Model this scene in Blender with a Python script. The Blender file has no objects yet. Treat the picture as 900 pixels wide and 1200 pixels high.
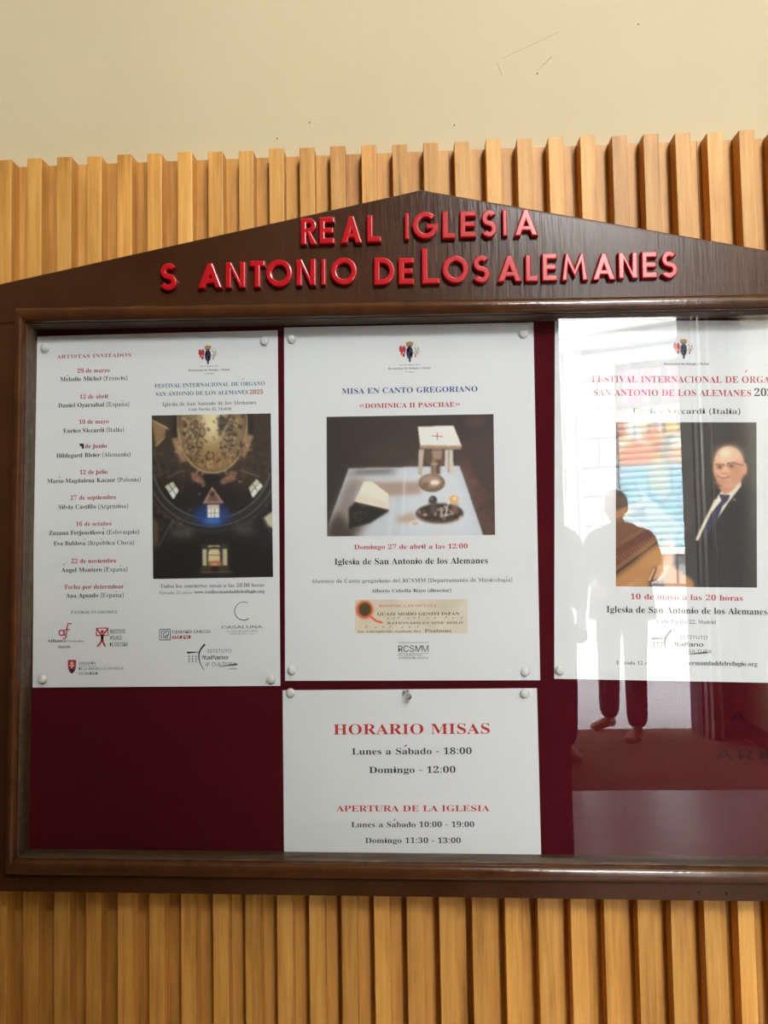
import bpy, bmesh, math, random
import numpy as np
from mathutils import Vector, Matrix
from mathutils.geometry import tessellate_polygon

S = bpy.context.scene
COL = S.collection
random.seed(7)
rng = np.random.default_rng(11)
PI = math.pi

# ------------------------------------------------------------------ camera, sky, sun, lamps, exposure
S.view_settings.view_transform = 'Standard'
S.view_settings.look = 'None'
S.view_settings.gamma = 1.0
S.view_settings.use_curve_mapping = False
S.view_settings.exposure = 0.0

cam = bpy.data.cameras.new('camera')
cam.sensor_fit = 'VERTICAL'
cam.sensor_height = 36.0
cam.lens = 26.43
cam.clip_start = 0.02
cam_o = bpy.data.objects.new('camera', cam)
COL.objects.link(cam_o)
yaw, pit, rol = math.radians(2.2424), math.radians(2.7905), math.radians(1.0151)
M = Matrix.Rotation(yaw, 3, 'Z') @ Matrix.Rotation(pit, 3, 'X') @ Matrix.Rotation(rol, 3, 'Y')
R_, F_, U_ = M @ Vector((1, 0, 0)), M @ Vector((0, 1, 0)), M @ Vector((0, 0, 1))
cam_o.matrix_world = Matrix(((R_.x, U_.x, -F_.x, 0.0), (R_.y, U_.y, -F_.y, -0.6471),
                             (R_.z, U_.z, -F_.z, 1.32), (0, 0, 0, 1)))
S.camera = cam_o

world = bpy.data.worlds.new('sky')
S.world = world
world.use_nodes = True
bg = world.node_tree.nodes['Background']
bg.inputs[0].default_value = (0.80, 0.89, 1.0, 1)
bg.inputs[1].default_value = 20.0

def lamp(name, kind, loc, aim, energy, color=(1, 1, 1), **kw):
    l = bpy.data.lights.new(name, kind)
    l.energy = energy
    l.color = color
    for k, v in kw.items():
        setattr(l, k, v)
    o = bpy.data.objects.new(name, l)
    COL.objects.link(o)
    o.location = loc
    d = Vector(aim) - Vector(loc)
    o.rotation_euler = d.to_track_quat('-Z', 'Y').to_euler()
    return o

lamp('sun', 'SUN', (-3, 0, 20), (-3 + 0.35, -0.45, 20 - 0.82), 47.0, (1.0, 0.96, 0.90), angle=0.01)
lamp('overhead_fill', 'AREA', (0.60, -1.15, 2.95), (0.15, 0.0, 1.70), 6.0, (1.0, 0.94, 0.84), shape='RECTANGLE', size=0.7, size_y=0.4)  # added fill above the board, no lamp is known there
# added area lamp boosting the daylight at the top of the street doorway
lamp('doorway_fill', 'AREA', (1.44, -4.66, 4.25), (0.10, 0.0, 1.40), 182.0, (1.0, 0.985, 0.96), shape='RECTANGLE', size=0.95, size_y=0.80)

# ------------------------------------------------------------------ helpers
def lin(c):
    if isinstance(c, (int, float)):
        c = (c, c, c)
    return tuple((x / 255 / 12.92) if x / 255 <= 0.04045 else ((x / 255 + 0.055) / 1.055) ** 2.4 for x in c)

def link(o, parent=None):
    COL.objects.link(o)
    if parent is not None:
        o.parent = parent
    return o

def tag(o, label=None, cat=None, group=None, kind=None):
    if label: o['label'] = label
    if cat: o['category'] = cat
    if group: o['group'] = group
    if kind: o['kind'] = kind
    return o

def empty(name, loc, label=None, cat=None, group=None, rot=(0, 0, 0)):
    o = bpy.data.objects.new(name, None)
    o.empty_display_size = 0.05
    COL.objects.link(o)
    o.location = loc
    o.rotation_euler = rot
    return tag(o, label, cat, group)

class Mat:
    """small wrapper round a node material"""
    def __init__(self, name, base=(0.5, 0.5, 0.5), rough=0.5, **kw):
        self.m = bpy.data.materials.new(name)
        self.m.use_nodes = True
        self.t = self.m.node_tree
        self.b = self.t.nodes['Principled BSDF']
        self.b.inputs['Base Color'].default_value = (*base, 1)
        self.b.inputs['Roughness'].default_value = rough
        for k, v in kw.items():
            self.b.inputs[k.replace('_', ' ')].default_value = v
    def n(self, typ, **kw):
        nd = self.t.nodes.new(typ)
        for k, v in kw.items():
            if k.startswith('i_'):
                nd.inputs[k[2:].replace('_', ' ')].default_value = v
            else:
                setattr(nd, k, v)
        return nd
    def l(self, a, b):
        self.t.links.new(a, b)
    def coords(self, scale=(1, 1, 1), per_object=False):
        tc = self.n('ShaderNodeTexCoord')
        mp = self.n('ShaderNodeMapping')
        mp.inputs['Scale'].default_value = scale
        if per_object:
            oi = self.n('ShaderNodeObjectInfo')
            ad = self.n('ShaderNodeVectorMath', operation='MULTIPLY_ADD')
            ad.inputs[1].default_value = (37.0, 11.0, 53.0)
            self.l(oi.outputs['Random'], ad.inputs[0])
            self.l(tc.outputs['Object'], ad.inputs[2])
            self.l(ad.outputs[0], mp.inputs[0])
        else:
            self.l(tc.outputs['Object'], mp.inputs[0])
        return mp.outputs[0]
    def noise(self, vec, scale=5.0, detail=4.0, rough=0.5):
        nz = self.n('ShaderNodeTexNoise')
        nz.inputs['Scale'].default_value = scale
        nz.inputs['Detail'].default_value = detail
        nz.inputs['Roughness'].default_value = rough
        self.l(vec, nz.inputs['Vector'])
        return nz.outputs['Fac']
    def ramp(self, fac, stops):
        r = self.n('ShaderNodeValToRGB')
        el = r.color_ramp.elements
        while len(el) < len(stops):
            el.new(0.5)
        for e, (p, c) in zip(el, stops):
            e.position = p
            e.color = (*c, 1)
        self.l(fac, r.inputs[0])
        return r.outputs[0]
    def color(self, out):
        self.l(out, self.b.inputs['Base Color'])
        return self
    def bump(self, fac, strength=0.2, dist=0.002):
        bp = self.n('ShaderNodeBump')
        bp.inputs['Strength'].default_value = strength
        bp.inputs['Distance'].default_value = dist
        self.l(fac, bp.inputs['Height'])
        self.l(bp.outputs[0], self.b.inputs['Normal'])
        return self

def flat(name, srgb, rough=0.7, **kw):
    return Mat(name, lin(srgb), rough, **kw).m

# ------------------------------------------------------------------ materials
def mk_plaster():
    a = Mat('cream_plaster', (0.78, 0.69, 0.47), 0.75)
    v = a.coords()
    n1 = a.noise(v, 3.0, 5)
    a.color(a.ramp(n1, [(0.3, (0.575, 0.503, 0.338)), (0.7, (0.615, 0.542, 0.368))]))
    a.bump(a.noise(v, 130.0, 4), 0.10, 0.002)
    return a.m

def mk_oak():
    a = Mat('oak', (0.5, 0.3, 0.1), 0.48)
    v = a.coords((1, 1, 0.045), True)
    n1 = a.noise(v, 190.0, 6, 0.7)
    v2 = a.coords((1, 1, 0.12), True)
    n2 = a.noise(v2, 38.0, 3, 0.6)
    mx = a.n('ShaderNodeMath', operation='MULTIPLY_ADD')
    a.l(n2, mx.inputs[0]); mx.inputs[1].default_value = 0.5
    half = a.n('ShaderNodeMath', operation='MULTIPLY'); a.l(n1, half.inputs[0]); half.inputs[1].default_value = 0.55
    a.l(half.outputs[0], mx.inputs[2])
    c = a.ramp(mx.outputs[0], [(0.30, (0.30, 0.118, 0.018)), (0.50, (0.65, 0.322, 0.068)), (0.70, (0.84, 0.475, 0.125))])
    oi = a.n('ShaderNodeObjectInfo')
    mr = a.n('ShaderNodeMapRange'); mr.inputs['To Min'].default_value = 0.80; mr.inputs['To Max'].default_value = 1.14
    a.l(oi.outputs['Random'], mr.inputs['Value'])
    hs = a.n('ShaderNodeHueSaturation')
    a.l(mr.outputs[0], hs.inputs['Value']); a.l(c, hs.inputs['Color'])
    a.color(hs.outputs[0])
    a.bump(n1, 0.15, 0.0006)
    return a.m

def mk_brown():
    a = Mat('brown_varnished_wood', (0.05, 0.02, 0.009), 0.34)
    a.b.inputs['Specular IOR Level'].default_value = 0.26
    v = a.coords((1, 1, 0.10))
    n1 = a.noise(v, 260.0, 5, 0.6)
    n2 = a.noise(a.coords(), 14.0, 4)
    a.color(a.ramp(n2, [(0.3, (0.046, 0.0175, 0.0068)), (0.7, (0.064, 0.0255, 0.0105))]))
    a.l(a.ramp(n2, [(0.3, (0.19,) * 3), (0.7, (0.25,) * 3)]), a.b.inputs['Roughness'])
    a.bump(n1, 0.26, 0.0008)
    return a.m

def mk_moulding():
    a = Mat('gloss_brown_moulding', (0.075, 0.026, 0.009), 0.13)
    n2 = a.noise(a.coords(), 60.0, 5, 0.65)
    a.color(a.ramp(n2, [(0.3, (0.052, 0.018, 0.006)), (0.7, (0.085, 0.031, 0.011))]))
    a.bump(n2, 0.20, 0.0016)
    return a.m

def mk_lip():
    a = Mat('worn_brown_ledge', (0.12, 0.08, 0.05), 0.5)
    n2 = a.noise(a.coords((0.25, 1, 1)), 120.0, 6, 0.7)
    a.color(a.ramp(n2, [(0.35, (0.050, 0.026, 0.012)), (0.55, (0.085, 0.052, 0.028)), (0.74, (0.16, 0.125, 0.078))]))
    a.bump(n2, 0.25, 0.001)
    return a.m

def mk_felt():
    a = Mat('wine_felt', (0.06, 0.004, 0.012), 0.95)
    n = a.noise(a.coords(), 900.0, 3)
    a.color(a.ramp(n, [(0.3, (0.062, 0.0032, 0.0075)), (0.7, (0.086, 0.0050, 0.0110))]))
    a.b.inputs['Specular IOR Level'].default_value = 0.1
    a.bump(n, 0.25, 0.0006)
    return a.m

def mk_paper():
    a = Mat('white_paper', (0.77, 0.80, 0.86), 0.75)
    n = a.noise(a.coords((1, 1, 1)), 9.0, 3)
    a.bump(n, 0.35, 0.010)
    return a.m

def mk_glass():
    m = bpy.data.materials.new('window_glass')
    m.use_nodes = True
    t = m.node_tree
    t.nodes.clear()
    out = t.nodes.new('ShaderNodeOutputMaterial')
    mix = t.nodes.new('ShaderNodeMixShader')
    tr = t.nodes.new('ShaderNodeBsdfTransparent'); tr.inputs[0].default_value = (0.985, 0.995, 0.99, 1)
    gl = t.nodes.new('ShaderNodeBsdfGlossy'); gl.inputs['Roughness'].default_value = 0.0
    fr = t.nodes.new('ShaderNodeFresnel'); fr.inputs[0].default_value = 1.52
    ge = t.nodes.new('ShaderNodeNewGeometry')
    inv = t.nodes.new('ShaderNodeMath'); inv.operation = 'SUBTRACT'; inv.inputs[0].default_value = 1.0
    t.links.new(ge.outputs['Backfacing'], inv.inputs[1])
    mu = t.nodes.new('ShaderNodeMath'); mu.operation = 'MULTIPLY'
    t.links.new(fr.outputs[0], mu.inputs[0]); t.links.new(inv.outputs[0], mu.inputs[1])
    dbl = t.nodes.new('ShaderNodeMath'); dbl.operation = 'MULTIPLY'; dbl.inputs[1].default_value = 1.9; dbl.use_clamp = True
    t.links.new(mu.outputs[0], dbl.inputs[0])
    t.links.new(dbl.outputs[0], mix.inputs[0])
    t.links.new(tr.outputs[0], mix.inputs[1]); t.links.new(gl.outputs[0], mix.inputs[2])
    t.links.new(mix.outputs[0], out.inputs[0])
    return m

def mk_print():
    a = Mat('colour_print', (1, 1, 1), 0.6)
    at = a.n('ShaderNodeAttribute', attribute_name='print')
    a.color(at.outputs['Color'])
    return a.m

def mk_stone():
    a = Mat('pale_stone_blocks', (0.6, 0.57, 0.52), 0.9)
    v = a.coords()
    sep = a.n('ShaderNodeSeparateXYZ'); a.l(v, sep.inputs[0])
    cb = a.n('ShaderNodeCombineXYZ'); a.l(sep.outputs[0], cb.inputs[0]); a.l(sep.outputs[2], cb.inputs[1])
    br = a.n('ShaderNodeTexBrick')
    br.inputs['Scale'].default_value = 1.0
    br.inputs['Brick Width'].default_value = 0.95
    br.inputs['Row Height'].default_value = 0.40
    br.inputs['Mortar Size'].default_value = 0.016
    br.inputs['Color1'].default_value = (0.33, 0.32, 0.30, 1)
    br.inputs['Color2'].default_value = (0.40, 0.385, 0.36, 1)
    br.inputs['Mortar'].default_value = (0.10, 0.10, 0.10, 1)
    a.l(cb.outputs[0], br.inputs['Vector'])
    a.color(br.outputs['Color'])
    return a.m

def mk_noise(name, c1, c2, scale, rough=0.6, stretch=(1, 1, 1), bump=0.1, spec=None):
    a = Mat(name, c1, rough)
    n = a.noise(a.coords(stretch), scale, 5, 0.6)
    a.color(a.ramp(n, [(0.3, c1), (0.7, c2)]))
    if bump: a.bump(n, bump, 0.002)
    if spec is not None: a.b.inputs['Specular IOR Level'].default_value = spec
    return a.m

MT = dict(
    plaster=mk_plaster(), oak=mk_oak(), brown=mk_brown(), moulding=mk_moulding(), lip=mk_lip(), felt=mk_felt(),
    paper=mk_paper(), glass=mk_glass(), print=mk_print(), stone=mk_stone(),
    letter=Mat('red_enamel', (0.50, 0.008, 0.014), 0.20, Coat_Weight=0.3, Coat_Roughness=0.12).m,
    darkwood=mk_noise('dark_stained_wood', (0.020, 0.012, 0.008), (0.035, 0.020, 0.012), 30, 0.6, (1, 1, .1), 0.1, 0.2),
    doorwood=mk_noise('brown_door_wood', (0.055, 0.030, 0.017), (0.09, 0.05, 0.03), 30, 0.5, (1, 1, .1)),
    marble=mk_noise('pale_marble_floor', (0.44, 0.37, 0.365), (0.53, 0.455, 0.445), 5, 0.33),
    mat=mk_noise('brown_coir_mat', (0.12, 0.06, 0.035), (0.19, 0.10, 0.06), 180, 0.95),
    pavement=mk_noise('grey_stone_pavement', (0.60, 0.575, 0.56), (0.70, 0.675, 0.65), 6, 0.9),
    limestone=mk_noise('light_limestone', (0.72, 0.70, 0.66), (0.80, 0.78, 0.74), 12, 0.9),
    greystone=mk_noise('grey_stone', (0.28, 0.27, 0.27), (0.36, 0.35, 0.35), 12, 0.9),
    steel=Mat('strip_glint_white', (0.85, 0.83, 0.78), 0.4).m,  # white colour stands in for the glint on the door's metal strips
    zinc=Mat('zinc_pipe', (0.55, 0.60, 0.65), 0.45, Metallic=0.5).m,
    pin=Mat('clear_plastic', (0.90, 0.90, 0.90), 0.18, Transmission_Weight=0.25, IOR=1.46).m,
    needle=Mat('pin_steel', (0.5, 0.5, 0.5), 0.3, Metallic=1.0).m,
    skin=Mat('skin', (0.50, 0.27, 0.19), 0.5).m,
    coat=mk_noise('charcoal_coat_cloth', (0.030, 0.030, 0.034), (0.045, 0.045, 0.05), 200, 0.9),
    trouser=mk_noise('dark_brown_trousers', (0.035, 0.020, 0.018), (0.05, 0.028, 0.024), 200, 0.9),
    navy=mk_noise('dark_navy_cloth', (0.015, 0.014, 0.020), (0.024, 0.022, 0.030), 200, 0.9),
    shoe=Mat('tan_leather', (0.42, 0.22, 0.11), 0.35).m,
    hair=mk_noise('grey_hair', (0.22, 0.20, 0.18), (0.34, 0.31, 0.28), 90, 0.7, (1, 1, .2)),
    darkhair=mk_noise('dark_hair', (0.02, 0.014, 0.01), (0.04, 0.026, 0.018), 90, 0.6, (1, 1, .2)),
    eye=flat('eye_dark', (40, 30, 26), 0.3),
    fade=Mat('darker_felt_mark', (0.034, 0.0014, 0.0045), 0.95, Specular_IOR_Level=0.1).m,
)
INK = {k: flat('ink_' + n, c, 0.65) for k, n, c in [
    ('red', 'rose_red', (176, 48, 62)), ('crim', 'crimson', (190, 26, 56)), ('red2', 'brick_red', (196, 40, 44)),
    ('ink', 'dark_grey', (48, 44, 50)), ('black', 'black', (26, 26, 30)), ('gray', 'grey', (88, 88, 98)),
    ('lgray', 'light_grey', (130, 130, 138)), ('navy', 'navy', (52, 58, 110)), ('blue', 'slate_blue', (44, 70, 136)),
    ('bluegray', 'blue_grey', (74, 84, 116)), ('gold', 'gold', (176, 138, 60)), ('pale', 'pale_grey', (188, 184, 188)),
    ('shieldblue', 'deep_blue', (34, 44, 84)), ('sred', 'scarlet', (190, 40, 44)), ('white', 'white', (236, 236, 236)),
    ('brown', 'sepia', (70, 52, 44)), ('orange', 'vermilion', (206, 84, 52)), ('olive', 'olive', (74, 68, 30)), ('pink', 'fluorescent_pink', (236, 84, 104))]}

# ------------------------------------------------------------------ mesh helpers
def mesh_obj(name, verts, faces, mat, parent=None, smooth=False):
    me = bpy.data.meshes.new(name)
    me.from_pydata([tuple(v) for v in verts], [], faces)
    me.materials.append(mat)
    if smooth:
        me.polygons.foreach_set('use_smooth', [True] * len(me.polygons))
    me.update()
    return link(bpy.data.objects.new(name, me), parent)

def bm_obj(name, bm, mat, parent=None, smooth=False):
    bmesh.ops.recalc_face_normals(bm, faces=bm.faces[:])
    me = bpy.data.meshes.new(name)
    bm.to_mesh(me)
    bm.free()
    me.materials.append(mat)
    if smooth:
        me.polygons.foreach_set('use_smooth', [True] * len(me.polygons))
    return link(bpy.data.objects.new(name, me), parent)

def add_box(bm, x0, x1, y0, y1, z0, z1, bevel=0.0, seg=2):
    b = bmesh.new()
    bmesh.ops.create_cube(b, size=1.0)
    for v in b.verts:
        v.co = Vector(((x0 + x1) / 2 + v.co.x * (x1 - x0), (y0 + y1) / 2 + v.co.y * (y1 - y0), (z0 + z1) / 2 + v.co.z * (z1 - z0)))
    if bevel:
        bmesh.ops.bevel(b, geom=b.edges[:], offset=bevel, segments=seg, affect='EDGES', profile=0.6)
    tmp = bpy.data.meshes.new('tmp'); b.to_mesh(tmp); b.free()
    bm.from_mesh(tmp); bpy.data.meshes.remove(tmp)

def box_obj(name, x0, x1, y0, y1, z0, z1, mat, parent=None, bevel=0.0, seg=2):
    bm = bmesh.new()
    add_box(bm, x0, x1, y0, y1, z0, z1, bevel, seg)
    return bm_obj(name, bm, mat, parent)

def prism_obj(name, pts, y0, y1, mat, parent=None, bevel=0.0):
    """outline in x,z pushed from y0 to y1"""
    bm = bmesh.new()
    vs = [bm.verts.new((x, y0, z)) for x, z in pts]
    f = bm.faces.new(vs)
    r = bmesh.ops.extrude_face_region(bm, geom=[f])
    for e in r['geom']:
        if isinstance(e, bmesh.types.BMVert):
            e.co.y = y1
    if bevel:
        bmesh.ops.recalc_face_normals(bm, faces=bm.faces[:])
        bmesh.ops.bevel(bm, geom=[e for e in bm.edges if abs(e.verts[0].co.y - y1) < 1e-6 and abs(e.verts[1].co.y - y1) < 1e-6],
                        offset=bevel, segments=3, affect='EDGES', profile=0.6)
    return bm_obj(name, bm, mat, parent)

def lathe_obj(name, prof, mat, parent=None, seg=24, axis='-Y'):
    """profile of (radius, height); height runs towards -Y"""
    V, Fc = [], []
    for r, h in prof:
        for k in range(seg):
            a = 2 * PI * k / seg
            V.append((r * math.cos(a), -h, r * math.sin(a)) if axis == '-Y' else (r * math.cos(a), r * math.sin(a), h))
    for i in range(len(prof) - 1):
        for k in range(seg):
            a, b = i * seg + k, i * seg + (k + 1) % seg
            Fc.append((a, b, b + seg, a + seg))
    Fc.append(tuple(range(seg)))
    Fc.append(tuple(range((len(prof) - 1) * seg, len(prof) * seg)))
    bm = bmesh.new()
    vs = [bm.verts.new(v) for v in V]
    for f in Fc:
        bm.faces.new([vs[i] for i in f])
    o = bm_obj(name, bm, mat, parent, True)
    return o

def inset_loop(L, d):
    """move every edge of a closed loop sideways by d (to the left of its direction)"""
    n, out = len(L), []
    for i in range(n):
        (ax, ay), (bx, by), (cx, cy) = L[i - 1], L[i], L[(i + 1) % n]
        l1 = math.hypot(bx - ax, by - ay) or 1e-9; l2 = math.hypot(cx - bx, cy - by) or 1e-9
        n1 = (-(by - ay) / l1, (bx - ax) / l1); n2 = (-(cy - by) / l2, (cx - bx) / l2)
        mx, my = n1[0] + n2[0], n1[1] + n2[1]
        k = 2 / max(mx * mx + my * my, 0.30)
        out.append((bx + mx * k * d, by + my * k * d))
    return out

def solid_letter(name, loops, depth, bevel, mat, parent=None):
    """outline loops (x,z) with holes made into a solid with a rounded front rim, front towards -Y"""
    area_ = lambda L: sum(L[i][0] * L[(i + 1) % len(L)][1] - L[(i + 1) % len(L)][0] * L[i][1] for i in range(len(L)))
    big = max(loops, key=lambda L: abs(area_(L)))
    V, F, tops = [], [], []
    for L in loops:
        ccw = area_(L) > 0
        if ccw != (L is big): L = L[::-1]          # outer loop counter-clockwise, holes clockwise
        levels = [(0.0, 0.0), (0.0, depth - bevel)] + [(bevel * (1 - math.cos(t)), depth - bevel + bevel * math.sin(t)) for t in (0.5, 1.05, PI / 2)]
        n, b0 = len(L), len(V)
        for ins, h in levels:
            V += [(x, -h, z) for x, z in inset_loop(L, ins)]
        for k in range(len(levels) - 1):
            for i in range(n):
                p, q = b0 + k * n + i, b0 + k * n + (i + 1) % n
                F.append((p, q, q + n, p + n))
        tops.append(list(range(b0 + (len(levels) - 1) * n, b0 + len(levels) * n)))
    ids = [i for t in tops for i in t]
    for t in tessellate_polygon([[Vector((V[i][0], V[i][2], 0)) for i in tp] for tp in tops]):
        F.append(tuple(ids[k] for k in t))
    bm = bmesh.new()
    vs = [bm.verts.new(v) for v in V]
    for f in F:
        try: bm.faces.new([vs[i] for i in f])
        except ValueError: pass
    return bm_obj(name, bm, mat, parent)

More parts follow.
